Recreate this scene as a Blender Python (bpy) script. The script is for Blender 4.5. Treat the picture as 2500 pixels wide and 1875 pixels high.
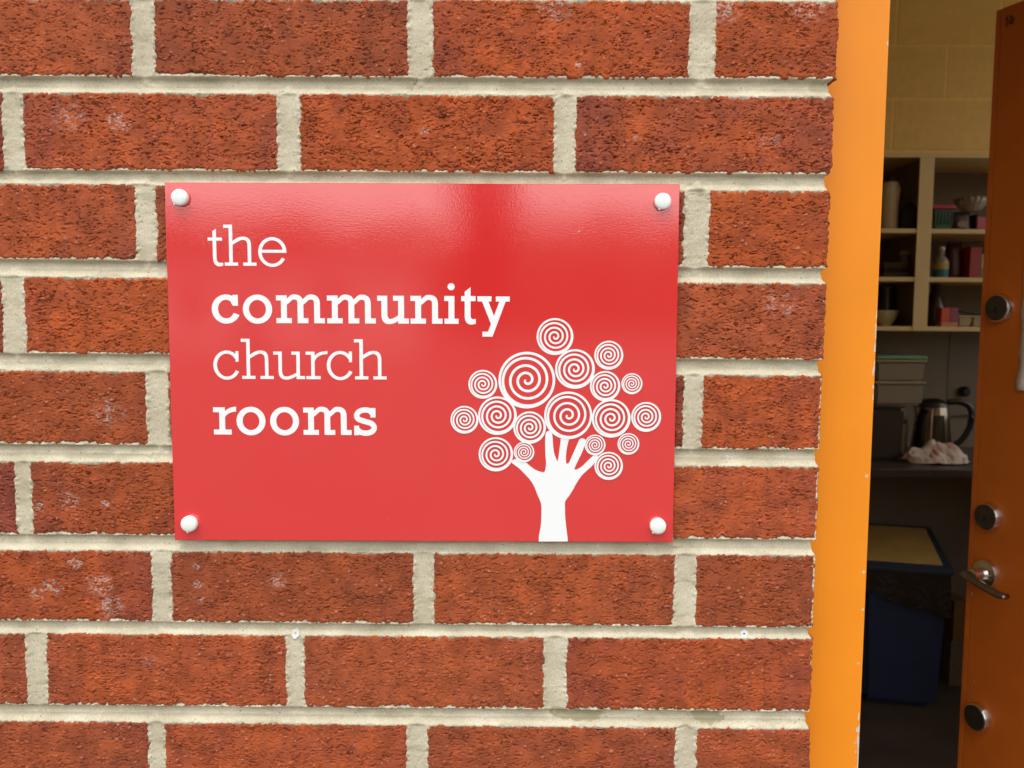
import bpy, bmesh, math, random
import numpy as np
from mathutils import Vector, Matrix, geometry

for o in list(bpy.data.objects):
    bpy.data.objects.remove(o)
SC = bpy.context.scene
COL = SC.collection
R = math.radians
HC = 1.41                     # eye height; the brick face is the plane y = 0

# ------------------------------------------------------------------ camera
cam = bpy.data.cameras.new("camera")
cam.sensor_fit = 'HORIZONTAL'; cam.sensor_width = 36.0; cam.lens = 0.838 * 36.0
cam.dof.use_dof = True; cam.dof.focus_distance = 0.725; cam.dof.aperture_fstop = 13.0   # a phone lens, focused on the sign
cam.clip_start = 0.02; cam.clip_end = 1500
co = bpy.data.objects.new("camera", cam); COL.objects.link(co)
_p, _y, _r = -0.08144425, -0.00154444, 0.00762237
fw = Vector((math.sin(_y) * math.cos(_p), math.cos(_y) * math.cos(_p), math.sin(_p)))
rt = fw.cross(Vector((0, 0, 1))).normalized(); up = rt.cross(fw)
RX = math.cos(_r) * rt + math.sin(_r) * up
UX = -math.sin(_r) * rt + math.cos(_r) * up
M = Matrix((RX, UX, -fw)).transposed().to_4x4()
M.translation = Vector((0, -0.71487, HC))
co.matrix_world = M
SC.camera = co

# ------------------------------------------------------------------ sky and sun (bright overcast)
world = bpy.data.worlds.new("World"); SC.world = world; world.use_nodes = True
nt = world.node_tree; nt.nodes.clear()
sky = nt.nodes.new("ShaderNodeTexSky"); sky.sky_type = 'NISHITA'; sky.sun_disc = False
sky.sun_elevation = R(64); sky.sun_rotation = R(200); sky.air_density = 1.0; sky.dust_density = 2.0
mixs = nt.nodes.new("ShaderNodeMix"); mixs.data_type = 'RGBA'; mixs.inputs[0].default_value = 0.75
mixs.inputs[7].default_value = (27.0, 26.6, 25.6, 1)
bg = nt.nodes.new("ShaderNodeBackground"); bg.inputs[1].default_value = 0.1
wo = nt.nodes.new("ShaderNodeOutputWorld")
nt.links.new(sky.outputs[0], mixs.inputs[6]); nt.links.new(mixs.outputs[2], bg.inputs[0]); nt.links.new(bg.outputs[0], wo.inputs[0])
sun = bpy.data.lights.new("sun", 'SUN'); sun.energy = 1.4; sun.angle = R(16); sun.color = (1, 0.95, 0.86)
so = bpy.data.objects.new("sun", sun); COL.objects.link(so)
_az, _el = R(200), R(64)
sd = Vector((math.sin(_az) * math.cos(_el), math.cos(_az) * math.cos(_el), math.sin(_el)))
so.rotation_euler = sd.to_track_quat('Z', 'Y').to_euler(); so.location = sd * 20
vs = SC.view_settings
SC.display_settings.display_device = 'sRGB'
vs.view_transform = 'Standard'; vs.look = 'None'; vs.gamma = 1; vs.exposure = -0.18; vs.use_curve_mapping = False
SC.cycles.use_denoising = True
SC.cycles.max_bounces = 10; SC.cycles.diffuse_bounces = 6; SC.cycles.glossy_bounces = 4

# ------------------------------------------------------------------ helpers
rng = random.Random(7)

def lin(r, g, b):
    f = lambda c: (c / 255 / 12.92) if c <= 10 else ((c / 255 + 0.055) / 1.055) ** 2.4
    return (f(r), f(g), f(b), 1)

def mat(name, col, rough=0.6, metal=0.0, spec=0.5, noise=None, bump=None, coat=0.0):
    """noise = (scale, amount) colour variation; bump = (scale, strength, distance)"""
    m = bpy.data.materials.new(name); m.use_nodes = True
    n = m.node_tree; b = n.nodes["Principled BSDF"]
    b.inputs["Base Color"].default_value = tuple(col[:3]) + (1,)
    b.inputs["Roughness"].default_value = rough; b.inputs["Metallic"].default_value = metal
    b.inputs["Specular IOR Level"].default_value = spec; b.inputs["Coat Weight"].default_value = coat
    tc = n.nodes.new("ShaderNodeTexCoord")
    if noise:
        t = n.nodes.new("ShaderNodeTexNoise"); t.inputs["Scale"].default_value = noise[0]; t.inputs["Detail"].default_value = 6
        n.links.new(tc.outputs["Object"], t.inputs["Vector"])
        mr = n.nodes.new("ShaderNodeMapRange"); mr.inputs[1].default_value = 0.3; mr.inputs[2].default_value = 0.7
        mr.inputs[3].default_value = 1 - noise[1]; mr.inputs[4].default_value = 1 + noise[1]
        n.links.new(t.outputs[0], mr.inputs[0])
        mx = n.nodes.new("ShaderNodeMix"); mx.data_type = 'RGBA'; mx.blend_type = 'MULTIPLY'; mx.inputs[0].default_value = 1
        mx.inputs[6].default_value = tuple(col[:3]) + (1,)
        n.links.new(mr.outputs[0], mx.inputs[7]); n.links.new(mx.outputs[2], b.inputs["Base Color"])
    if bump:
        t = n.nodes.new("ShaderNodeTexNoise"); t.inputs["Scale"].default_value = bump[0]; t.inputs["Detail"].default_value = 4
        n.links.new(tc.outputs["Object"], t.inputs["Vector"])
        bp = n.nodes.new("ShaderNodeBump"); bp.inputs["Strength"].default_value = bump[1]; bp.inputs["Distance"].default_value = bump[2]
        n.links.new(t.outputs[0], bp.inputs["Height"]); n.links.new(bp.outputs[0], b.inputs["Normal"])
    return m

def link(name, me, m=None, parent=None, smooth=False):
    o = bpy.data.objects.new(name, me); COL.objects.link(o)
    if m: me.materials.append(m)
    if parent: o.parent = parent
    if smooth: me.polygons.foreach_set("use_smooth", [True] * len(me.polygons))
    return o

def tag(o, label=None, cat=None, group=None, kind=None):
    if label: o["label"] = label
    if cat: o["category"] = cat
    if group: o["group"] = group
    if kind: o["kind"] = kind
    return o

def empty(name, loc, label, cat, group=None, rz=0):
    o = bpy.data.objects.new(name, None); COL.objects.link(o); o.location = loc; o.rotation_euler = (0, 0, rz)
    o.empty_display_size = 0.02
    return tag(o, label, cat, group)

def bm_box(bm, x0, x1, y0, y1, z0, z1, bev=0.0, seg=2):
    r = bmesh.ops.create_cube(bm, size=1.0)
    bmesh.ops.scale(bm, vec=(x1 - x0, y1 - y0, z1 - z0), verts=r["verts"])
    bmesh.ops.translate(bm, vec=((x0 + x1) / 2, (y0 + y1) / 2, (z0 + z1) / 2), verts=r["verts"])
    if bev:
        es = list({e for v in r["verts"] for e in v.link_edges})
        bmesh.ops.bevel(bm, geom=es, offset=bev, segments=seg, affect='EDGES', profile=0.5)

def build(name, fn, m, parent=None, smooth=False):
    bm = bmesh.new(); fn(bm)
    bmesh.ops.recalc_face_normals(bm, faces=bm.faces)
    me = bpy.data.meshes.new(name); bm.to_mesh(me); bm.free()
    return link(name, me, m, parent, smooth)

def box(name, x0, x1, y0, y1, z0, z1, m, parent=None, bev=0.0):
    """world-axis box; when parent is an Empty the numbers are in its frame"""
    return build(name, lambda bm: bm_box(bm, x0, x1, y0, y1, z0, z1, bev), m, parent)

def bm_lathe(bm, prof, cx=0, cy=0, n=28, axis='Z', capped=True):
    """prof: list of (r, h)"""
    rings = []
    for r, h in prof:
        ring = []
        for k in range(n):
            a = 2 * math.pi * k / n
            if axis == 'Z': p = (cx + r * math.cos(a), cy + r * math.sin(a), h)
            else: p = (cx + r * math.cos(a), h, cy + r * math.sin(a))
            ring.append(bm.verts.new(p))
        rings.append(ring)
    for a, b in zip(rings, rings[1:]):
        for k in range(n):
            bm.faces.new((a[k], a[(k + 1) % n], b[(k + 1) % n], b[k]))
    if capped:
        bm.faces.new(rings[0]); bm.faces.new(rings[-1])

def lathe(name, prof, m, parent=None, cx=0, cy=0, n=28, axis='Z', smooth=True):
    o = build(name, lambda bm: bm_lathe(bm, prof, cx, cy, n, axis), m, parent, smooth)
    if smooth: autosmooth(o)
    return o

def autosmooth(o, ang=40):
    me = o.data
    bm = bmesh.new(); bm.from_mesh(me)
    for e in bm.edges:
        if len(e.link_faces) == 2 and e.calc_face_angle(0) > R(ang): e.smooth = False
    bm.to_mesh(me); bm.free()

def bm_tube(bm, pts, rad, n=10, flat=1.0):
    pts = [Vector(p) for p in pts]; rings = []
    for i, p in enumerate(pts):
        t = (pts[min(i + 1, len(pts) - 1)] - pts[max(i - 1, 0)]).normalized()
        a = t.cross(Vector((0, 0, 1)))
        a = a.normalized() if a.length > 1e-4 else Vector((1, 0, 0))
        b = a.cross(t).normalized()
        r = rad[i] if isinstance(rad, (list, tuple)) else rad
        rings.append([bm.verts.new(p + a * r * math.cos(2 * math.pi * k / n) + b * r * flat * math.sin(2 * math.pi * k / n)) for k in range(n)])
    for A, B in zip(rings, rings[1:]):
        for k in range(n): bm.faces.new((A[k], A[(k + 1) % n], B[(k + 1) % n], B[k]))
    bm.faces.new(rings[0]); bm.faces.new(rings[-1])

def tube(name, pts, rad, m, parent=None, n=10, flat=1.0):
    return build(name, lambda bm: bm_tube(bm, pts, rad, n, flat), m, parent, True)

def spline(pts, sub=8):
    P = [Vector(p) for p in pts]; out = []
    for i in range(len(P) - 1):
        p0 = P[max(i - 1, 0)]; p1 = P[i]; p2 = P[i + 1]; p3 = P[min(i + 2, len(P) - 1)]
        for k in range(sub):
            t = k / sub
            out.append(0.5 * ((2 * p1) + (p2 - p0) * t + (2 * p0 - 5 * p1 + 4 * p2 - p3) * t * t + (3 * p1 - p0 - 3 * p2 + p3) * t ** 3))
    out.append(P[-1]); return out

# gradient noise on arrays
def _hash(ix, iy, seed):
    h = (ix.astype(np.int64) * 374761393 + iy.astype(np.int64) * 668265263 + seed * 1442695041) & 0xFFFFFFFF
    h = ((h ^ (h >> 13)) * 1274126177) & 0xFFFFFFFF
    return ((h ^ (h >> 16)) & 0xFFFF) / 65535.0 * 2 * np.pi

def gnoise(x, y, seed=0):
    x0 = np.floor(x); y0 = np.floor(y); fx = x - x0; fy = y - y0
    ux = fx ** 3 * (fx * (fx * 6 - 15) + 10); uy = fy ** 3 * (fy * (fy * 6 - 15) + 10)
    def g(dx, dy):
        a = _hash(x0 + dx, y0 + dy, seed)
        return np.cos(a) * (fx - dx) + np.sin(a) * (fy - dy)
    n00, n10, n01, n11 = g(0, 0), g(1, 0), g(0, 1), g(1, 1)
    return ((n00 * (1 - ux) + n10 * ux) * (1 - uy) + (n01 * (1 - ux) + n11 * ux) * uy) * 1.5

def fbm(x, y, seed=0, o=3):
    s = 0; a = 1.0
    for k in range(o):
        s = s + a * gnoise(x * 2 ** k, y * 2 ** k, seed + 17 * k); a *= 0.5
    return s

def sstep(a, b, x):
    t = np.clip((x - a) / (b - a), 0, 1); return t * t * (3 - 2 * t)

def grid_mesh(name, V, idx, attrs=None):
    """V (n,3) floats, idx (m,4) quads"""
    me = bpy.data.meshes.new(name)
    me.vertices.add(len(V)); me.vertices.foreach_set("co", V.astype(np.float32).ravel())
    m = len(idx); me.loops.add(m * 4); me.loops.foreach_set("vertex_index", idx.astype(np.int32).ravel())
    me.polygons.add(m); me.polygons.foreach_set("loop_start", np.arange(0, m * 4, 4, dtype=np.int32))
    me.polygons.foreach_set("use_smooth", np.ones(m, dtype=bool))
    me.update(calc_edges=True)
    for k, a in (attrs or {}).items():
        at = me.attributes.new(k, 'FLOAT', 'POINT'); at.data.foreach_set("value", a.astype(np.float32).ravel())
    return me

# ------------------------------------------------------------------ materials of the wall
def brick_material():
    m = bpy.data.materials.new("fired_clay"); m.use_nodes = True
    n = m.node_tree; L = n.links.new; b = n.nodes["Principled BSDF"]
    b.inputs["Roughness"].default_value = 0.85; b.inputs["Specular IOR Level"].default_value = 0.25
    tc = n.nodes.new("ShaderNodeTexCoord")
    def attr(a):
        t = n.nodes.new("ShaderNodeAttribute"); t.attribute_name = a; return t.outputs["Fac"]
    def mix(f, a, c, blend='MIX'):
        x = n.nodes.new("ShaderNodeMix"); x.data_type = 'RGBA'; x.blend_type = blend
        if isinstance(f, float): x.inputs[0].default_value = f
        else: L(f, x.inputs[0])
        for s, v in ((6, a), (7, c)):
            if isinstance(v, tuple): x.inputs[s].default_value = v
            else: L(v, x.inputs[s])
        return x.outputs[2]
    def noise(scale, det, lo, hi, a=0.35, c=0.65):
        t = n.nodes.new("ShaderNodeTexNoise"); t.inputs["Scale"].default_value = scale; t.inputs["Detail"].default_value = det
        L(tc.outputs["Object"], t.inputs["Vector"])
        r = n.nodes.new("ShaderNodeMapRange"); r.inputs[1].default_value = a; r.inputs[2].default_value = c
        r.inputs[3].default_value = lo; r.inputs[4].default_value = hi; L(t.outputs[0], r.inputs[0]); return r.outputs[0], t
    c = mix(attr("burn"), BR_ORANGE, BR_PURPLE)
    oi = n.nodes.new("ShaderNodeObjectInfo")       # each brick fired a little differently
    q1 = n.nodes.new("ShaderNodeMath"); q1.operation = 'MULTIPLY'; q1.inputs[1].default_value = 0.5; L(oi.outputs["Random"], q1.inputs[0])
    c = mix(q1.outputs[0], c, (0.285, 0.073, 0.028, 1))
    q2 = n.nodes.new("ShaderNodeMath"); q2.operation = 'MULTIPLY'; q2.inputs[1].default_value = 7.31; L(oi.outputs["Random"], q2.inputs[0])
    q3 = n.nodes.new("ShaderNodeMath"); q3.operation = 'FRACT'; L(q2.outputs[0], q3.inputs[0])
    q4 = n.nodes.new("ShaderNodeMapRange"); q4.inputs[3].default_value = 0.93; q4.inputs[4].default_value = 1.12; L(q3.outputs[0], q4.inputs[0])
    c = mix(1.0, c, q4.outputs[0], 'MULTIPLY')
    v, _ = noise(55, 5, 0.80, 1.2); c = mix(1.0, c, v, 'MULTIPLY')
    v, fine = noise(900, 4, 0.88, 1.12); c = mix(1.0, c, v, 'MULTIPLY')
    # small pale grog specks in the clay
    vo = n.nodes.new("ShaderNodeTexVoronoi"); vo.inputs["Scale"].default_value = 210; L(tc.outputs["Object"], vo.inputs["Vector"])
    r = n.nodes.new("ShaderNodeMapRange"); r.inputs[1].default_value = 0.10; r.inputs[2].default_value = 0.17; r.inputs[3].default_value = 1; r.inputs[4].default_value = 0
    L(vo.outputs["Distance"], r.inputs[0])
    sp = n.nodes.new("ShaderNodeSeparateColor"); L(vo.outputs["Color"], sp.inputs[0])
    g = n.nodes.new("ShaderNodeMath"); g.operation = 'GREATER_THAN'; g.inputs[1].default_value = 0.86; L(sp.outputs[0], g.inputs[0])
    mm = n.nodes.new("ShaderNodeMath"); mm.operation = 'MULTIPLY'; L(r.outputs[0], mm.inputs[0]); L(g.outputs[0], mm.inputs[1])
    c = mix(mm.outputs[0], c, (0.44, 0.13, 0.065, 1))
    c = mix(attr("grain"), c, (0.45, 0.14, 0.075, 1))
    c = mix(attr("soot"), c, (0.05, 0.03, 0.025, 1))
    c = mix(attr("salt"), c, (0.66, 0.60, 0.56, 1))
    L(c, b.inputs["Base Color"])
    bp = n.nodes.new("ShaderNodeBump"); bp.inputs["Strength"].default_value = 0.4; bp.inputs["Distance"].default_value = 0.0004
    L(fine.outputs[0], bp.inputs["Height"]); L(bp.outputs[0], b.inputs["Normal"])
    return m

BR_ORANGE = (0.395, 0.080, 0.0215, 1)
BR_PURPLE = (0.222, 0.051, 0.032, 1)
M_BRICK = brick_material()

def mortar_material():
    m = mat("sand_mortar", (0.5, 0.45, 0.33), 0.92, spec=0.2)
    n = m.node_tree; L = n.links.new; b = n.nodes["Principled BSDF"]; tc = n.nodes.new("ShaderNodeTexCoord")
    t = n.nodes.new("ShaderNodeTexNoise"); t.inputs["Scale"].default_value = 28; t.inputs["Detail"].default_value = 7; L(tc.outputs["Object"], t.inputs["Vector"])
    cr = n.nodes.new("ShaderNodeValToRGB"); e = cr.color_ramp.elements
    e[0].position = 0.3; e[0].color = (0.49, 0.435, 0.32, 1); e[1].position = 0.7; e[1].color = (0.665, 0.61, 0.475, 1)
    L(t.outputs[0], cr.inputs[0])
    f = n.nodes.new("ShaderNodeTexNoise"); f.inputs["Scale"].default_value = 1100; f.inputs["Detail"].default_value = 3; L(tc.outputs["Object"], f.inputs["Vector"])
    r = n.nodes.new("ShaderNodeMapRange"); r.inputs[1].default_value = .3; r.inputs[2].default_value = .7; r.inputs[3].default_value = .80; r.inputs[4].default_value = 1.14; L(f.outputs[0], r.inputs[0])
    x = n.nodes.new("ShaderNodeMix"); x.data_type = 'RGBA'; x.blend_type = 'MULTIPLY'; x.inputs[0].default_value = 1; L(cr.outputs[0], x.inputs[6]); L(r.outputs[0], x.inputs[7])
    # dark sand grains
    vo = n.nodes.new("ShaderNodeTexVoronoi"); vo.inputs["Scale"].default_value = 260; L(tc.outputs["Object"], vo.inputs["Vector"])
    sp = n.nodes.new("ShaderNodeSeparateColor"); L(vo.outputs["Color"], sp.inputs[0])
    g = n.nodes.new("ShaderNodeMath"); g.operation = 'GREATER_THAN'; g.inputs[1].default_value = 0.9; L(sp.outputs[0], g.inputs[0])
    d = n.nodes.new("ShaderNodeMath"); d.operation = 'LESS_THAN'; d.inputs[1].default_value = 0.17; L(vo.outputs["Distance"], d.inputs[0])
    k = n.nodes.new("ShaderNodeMath"); k.operation = 'MULTIPLY'; L(g.outputs[0], k.inputs[0]); L(d.outputs[0], k.inputs[1])
    k2 = n.nodes.new("ShaderNodeMath"); k2.operation = 'MULTIPLY'; k2.inputs[1].default_value = 0.7; L(k.outputs[0], k2.inputs[0])
    x2 = n.nodes.new("ShaderNodeMix"); x2.data_type = 'RGBA'; L(k2.outputs[0], x2.inputs[0]); L(x.outputs[2], x2.inputs[6]); x2.inputs[7].default_value = (0.16, 0.13, 0.08, 1)
    a = n.nodes.new("ShaderNodeAttribute"); a.attribute_name = "stain"
    x3 = n.nodes.new("ShaderNodeMix"); x3.data_type = 'RGBA'; L(a.outputs["Fac"], x3.inputs[0]); L(x2.outputs[2], x3.inputs[6]); x3.inputs[7].default_value = (0.30, 0.27, 0.16, 1)
    L(x3.outputs[2], b.inputs["Base Color"])
    bp = n.nodes.new("ShaderNodeBump"); bp.inputs["Strength"].default_value = 0.5; bp.inputs["Distance"].default_value = 0.0005
    L(f.outputs[0], bp.inputs["Height"]); L(bp.outputs[0], b.inputs["Normal"])
    return m
M_MORTAR = mortar_material()

# ------------------------------------------------------------------ the brick wall
# every brick as measured: x0, x1, z0, z1 in mm (z from eye height), then fired tone: base, dark left end, dark right end
ROWS = [
 [(-522.1,-311.1,189.9,251.4,.25,.2,.9),(-293.8,-86.8,190.7,252.1,.35,1,.8),(-68.2,140.9,191.5,252.8,.15,1,.3),(160.7,260.7,192.1,253.3,.12,.2,.4)],
 [(-629.4,-418.4,114.4,176.7,.6,.5,1),(-403.0,-194.0,114.9,177.2,.3,.9,.8),(-176.6,32.4,115.4,177.7,.12,.3,.2),(48.8,259.9,115.9,178.1,.4,1.2,.6)],
 [(-522.6,-311.6,42.1,104.1,.25,.2,.8),(-296.0,-86.4,41.1,103.6,.4,.8,.5),(-69.6,140.4,40.2,103.1,.4,.5,.9),(159.6,259.3,39.4,102.7,0,.1,.25)],
 [(-635.8,-424.8,-35.5,28.0,.6,.5,1),(-407.1,-196.9,-35.7,27.8,.08,.3,.2),(-180.2,29.1,-36.0,27.5,.3,.5,.5),(46.1,258.8,-36.2,27.2,.38,.4,.4)],
 [(-517.9,-306.9,-112.2,-50.0,.15,.3,.5),(-289.4,-86.8,-112.2,-49.7,.4,.5,.5),(-69.6,143.4,-112.2,-49.3,.4,.5,1),(158.0,257.9,-112.1,-49.1,.1,.15,.6)],
 [(-630.7,-419.7,-189.9,-127.4,.7,.5,1),(-407.2,-194.3,-189.6,-127.0,.25,.9,.3),(-178.7,30.8,-189.3,-126.6,.3,.5,.5),(48.1,258.0,-189.0,-126.2,.3,.3,.5)],
 [(-517.2,-306.2,-265.1,-202.9,.2,.3,1.1),(-291.5,-82.9,-265.3,-202.7,.3,.8,.5),(-67.2,139.2,-265.4,-202.6,.15,.2,.9),(156.5,257.9,-265.6,-202.4,.2,.3,.7)],
 [(-627.8,-416.8,-339.5,-276.1,.4,.4,.6),(-399.8,-192.5,-339.6,-275.8,.25,.8,.3),(-178.6,28.6,-339.8,-275.6,.28,.5,.9),(46.9,258.8,-339.9,-275.4,.32,.7,.5)],
 [(-524.1,-313.1,-419.0,-353.9,.45,.5,.9),(-299.9,-89.2,-419.4,-354.4,.28,.3,.7),(-72.1,143.3,-419.9,-354.9,.4,.5,.7),(160.7,259.6,-420.3,-355.2,.25,.2,.5)],
]
SALT = [(-.325,.155,.012,.8),(-.318,.150,.006,1),(-.365,.158,.02,.35),(-.352,-.232,.016,.8),(-.342,-.252,.016,.9),(-.392,-.236,.012,.7),(-.403,-.241,.01,.8),
        (-.372,-.213,.009,.9),(-.268,-.232,.006,1),(-.266,-.246,.005,1),(-.268,-.216,.005,1),(.168,.247,.018,.8),(.235,.25,.022,.55),(.03,.248,.02,.5),(-.375,-.16,.012,.6),(-.345,-.163,.006,.9),(-.40,-.166,.006,.8),
        (-.436,-.02,.008,.9),(-.34,-.085,.02,.35),(.058,.148,.004,1),(-.075,.148,.006,.5),(.10,.145,.006,.6),(-.20,-.227,.012,.5),(.207,.142,.012,.4),(-.31,-.30,.01,.3),(.05,.202,.004,1),(.22,.01,.02,.3)]
wall = empty("brick_wall", (0, 0, HC), "rough red brick wall with thick cream mortar joints, left of the orange door frame", "wall")

def brick_height(x, z, seed):
    """relief of the wire-dragged face in mm, x and z in mm"""
    wx = x + 2.5 * gnoise(x / 9, z / 5, seed + 1); wz = z + 1.6 * gnoise(x / 7, z / 4, seed + 2)
    h = 0.38 * fbm(x / 34, z / 20, seed + 3, 2)
    big = gnoise(x / 30, z / 18, seed + 7)            # some areas are torn more than others
    # broken lips: the clay swells downward, then steps back
    ph = wz / 5.2 + 1.0 * gnoise(x / 12, z / 7, seed + 4) + 0.35 * gnoise(x / 4.0, z / 3, seed + 5)
    saw = 1 - (ph - np.floor(ph)); saw = np.where(saw > 0.92, (1 - saw) / 0.08 * 0.92, saw)
    mask = sstep(0.02, 0.34, gnoise(x / 6.5, z / 4.2, seed + 6) + 0.35 * big)
    h = h + 0.8 * mask * (saw ** 2.2 - 0.25)
    calm = sstep(-.55, .25, gnoise(x / 24, z / 15, seed + 27) + .3 * gnoise(x / 60, z / 12, seed + 28))   # smoother patches between torn ones
    # wiggling cracks that run along the face
    for sc, sz_, a, k in ((12, 3.6, 2.7, 15), (7.0, 2.3, 2.1, 18), (4.6, 1.9, 1.2, 24)):
        cr = np.abs(gnoise(wx / sc + .5 * gnoise(x / 3.2, z / 3.2, seed + k + 5), wz / sz_, seed + k))
        h = h - a * (1 - sstep(0.0, 0.055, cr)) * sstep(0.05, 0.25, gnoise(x / 7, z / 4.5, seed + k + 1) + .25 * big)
    h = h * (0.35 + 0.75 * calm) * (0.75 + 0.4 * ((seed * 37) % 11) / 10)
    # torn pits and vertical drag creases
    h = h - 1.3 * sstep(0.52, 0.66, gnoise(wx / 5.2, wz / 2.6, seed + 10))
    h = h - 0.5 * sstep(0.35, 0.6, gnoise(wx / 3.0, wz / 14, seed + 11)) * sstep(0, .4, gnoise(x / 30, z / 40, seed + 12))
    h = h + 0.13 * fbm(wx / 2.4, wz / 1.9, seed + 13, 2)
    return h

def make_brick(b, seed, fine=True, right_end=False, res=None):
    x0, x1, z0, z1, base, bl, br_ = b
    dx, dz = res or ((0.85, 0.54) if fine else (5.0, 5.0))
    ns = int((x1 - x0) / dx) + 2; nz = int((z1 - z0) / dz) + 2
    s = np.linspace(0, 1, ns)[None, :].repeat(nz, 0); t = np.linspace(0, 1, nz)[:, None].repeat(ns, 1)
    X = x0 + s * (x1 - x0); Z = z0 + t * (z1 - z0)
    if fine:
        e = lambda p, q, k: 1.1 * gnoise(p / 27, q * 0 + k + .27, seed + 70 + k) + 1.3 * gnoise(p / 9, q * 0 + k + .37, seed + 30 + k) + 1.7 * gnoise(p / 3.3, q * 0 + k + .41, seed + 40 + k) + 0.9 * gnoise(p / 1.5, q * 0 + k + .33, seed + 50 + k)
        xl = e(Z, Z, 1); xr = e(Z, Z, 2); zb = e(X, X, 3); ztp = e(X, X, 4)
        zb = np.clip(zb, -.35, 3); ztp = np.clip(ztp, -3, .35); zb = zb * 1.45; ztp = ztp * 1.6; xl = np.clip(xl, -.8, 3); xr = np.clip(xr * (.6 if right_end else 1), -3, .8)
        Xn = X + xl * (1 - s) ** 6 + xr * s ** 6
        Zn = Z + zb * (1 - t) ** 4 + ztp * t ** 4
        H = brick_height(X + seed * 13.7, Z + seed * 7.1, seed)
        grain = np.zeros_like(H)
        rr = random.Random(seed * 5 + 1)
        for _ in range(int((x1 - x0) * (z1 - z0) / 95)):
            gx, gz = rr.uniform(x0 + 2, x1 - 2), rr.uniform(z0 + 2, z1 - 2); ra = rr.uniform(.6, 1.3) * (1.35 if rr.random() < .1 else 1)
            i0, i1 = int((gx - ra - x0) / (x1 - x0) * (ns - 1)), int((gx + ra - x0) / (x1 - x0) * (ns - 1)) + 2
            j0, j1 = int((gz - ra - z0) / (z1 - z0) * (nz - 1)), int((gz + ra - z0) / (z1 - z0) * (nz - 1)) + 2
            sl = (slice(max(j0, 0), j1), slice(max(i0, 0), i1))
            d = np.sqrt((X[sl] - gx) ** 2 + (Z[sl] - gz) ** 2) / ra
            bump = np.sqrt(np.clip(1 - d * d, 0, 1))
            H[sl] += bump * ra * 0.75
            grain[sl] = np.maximum(grain[sl], sstep(0, .5, bump) * rr.choice([.1, .2, .3, .4, .5, 1.0]))
        d = np.minimum(np.minimum((X - x0), (x1 - X)), np.minimum((Z - z0), (z1 - Z)))
        ra = 2.6 + 1.2 * gnoise(X / 11, Z / 8, seed + 21)
        dd = np.clip(ra - d, 0, None); rnd = ra - np.sqrt(np.clip(ra * ra - np.minimum(dd, ra) ** 2, 0, None))
        rnd = np.minimum(rnd, 2.2)
        Y = -H * sstep(-.5, 3.0, d) + rnd
        u = (X - x0); w = (x1 - X)
        warp = 9 * gnoise(X / 22, Z / 16, seed + 60) + 5 * gnoise(X / 7, Z / 30, seed + 61)
        burn = base + 0.28 * fbm(X / 38, Z / 26, seed + 62, 3) + bl * 0.46 * (1 - sstep(0, 52, u + warp)) + br_ * 0.46 * (1 - sstep(0, 52, w + warp))
        burn = burn + 0.22 * gnoise(X / 5.5, Z / 60, seed + 63)
        burn = np.clip(burn, 0, 1.0)
        soot = 0.35 * sstep(.58, .75, gnoise(X / 4.4, Z / 2.7, seed + 64) + .25 * gnoise(X / 40, Z / 30, seed + 65))
        salt = np.zeros_like(H)
        for sx, sz, sr, sa in SALT:
            q = ((X / 1000 - sx) ** 2 + ((Z / 1000 - sz) * 1.2) ** 2) / (sr * .85) ** 2
            if q.min() < 1:
                f = np.clip(1 - q, 0, 1) * sa
                salt = np.maximum(salt, np.clip(f * (.05 + 1.3 * gnoise(X / 2.0, Z / 1.6, 77) + 1.1 * gnoise(X / 7, Z / 5, 78)), 0, .42))
        salt = np.maximum(salt, .6 * sstep(.86, .95, gnoise(X / 2.0, Z / 2.0, seed + 66) + .22 * gnoise(X / 30, Z / 30, seed + 67)))
    else:
        Xn, Zn = X, Z; H = np.zeros_like(X)
        Y = -0.5 * gnoise(X / 14, Z / 9, seed); burn = np.full_like(X, base); soot = salt = grain = np.zeros_like(X)
    back = 100.0 if right_end else 12.0
    N = nz * ns
    V = np.stack([Xn, Y, Zn], -1).reshape(-1, 3) / 1000.0
    ii = np.arange(N).reshape(nz, ns)
    quads = np.stack([ii[:-1, :-1], ii[:-1, 1:], ii[1:, 1:], ii[1:, :-1]], -1).reshape(-1, 4)
    ring = np.concatenate([ii[0, :], ii[1:, -1], ii[-1, -2::-1], ii[-2:0:-1, 0]])
    VR = V[ring].copy()
    mid = VR.copy()
    if fine: mid[:, 1] += 0.0025
    VR[:, 1] = back / 1000
    nr = len(ring)
    if fine:
        jx = gnoise(VR[:, 2] * 300, VR[:, 0] * 300, seed + 90) * 0.0012
        mid[:, 0] += np.where(np.abs(VR[:, 0] * 1000 - x1) < 3, jx, 0)
    a = ring; m1 = N + np.arange(nr); m2 = N + nr + np.arange(nr)
    nx = lambda v: np.roll(v, -1)
    q1 = np.stack([nx(a), a, m1, nx(m1)], -1); q2 = np.stack([nx(m1), m1, m2, nx(m2)], -1)
    Vall = np.concatenate([V, mid, VR]); Q = np.concatenate([quads, q1, q2])
    ext = lambda A: np.concatenate([A.ravel(), A.ravel()[ring], A.ravel()[ring]])
    me = grid_mesh("brick", Vall, Q, {"burn": ext(burn), "soot": ext(soot), "salt": ext(salt), "grain": ext(grain)})
    return link("brick", me, M_BRICK, wall)

HIDDEN = {(3, 2), (5, 2)}
ALLB = []
for ri, row in enumerate(ROWS):
    for ci, b in enumerate(row):
        ALLB.append(b)
        fine = (ri, ci) not in HIDDEN and b[1] > -440
        make_brick(b, 11 + ri * 7 + ci * 3, fine, ci == 3)
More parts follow.
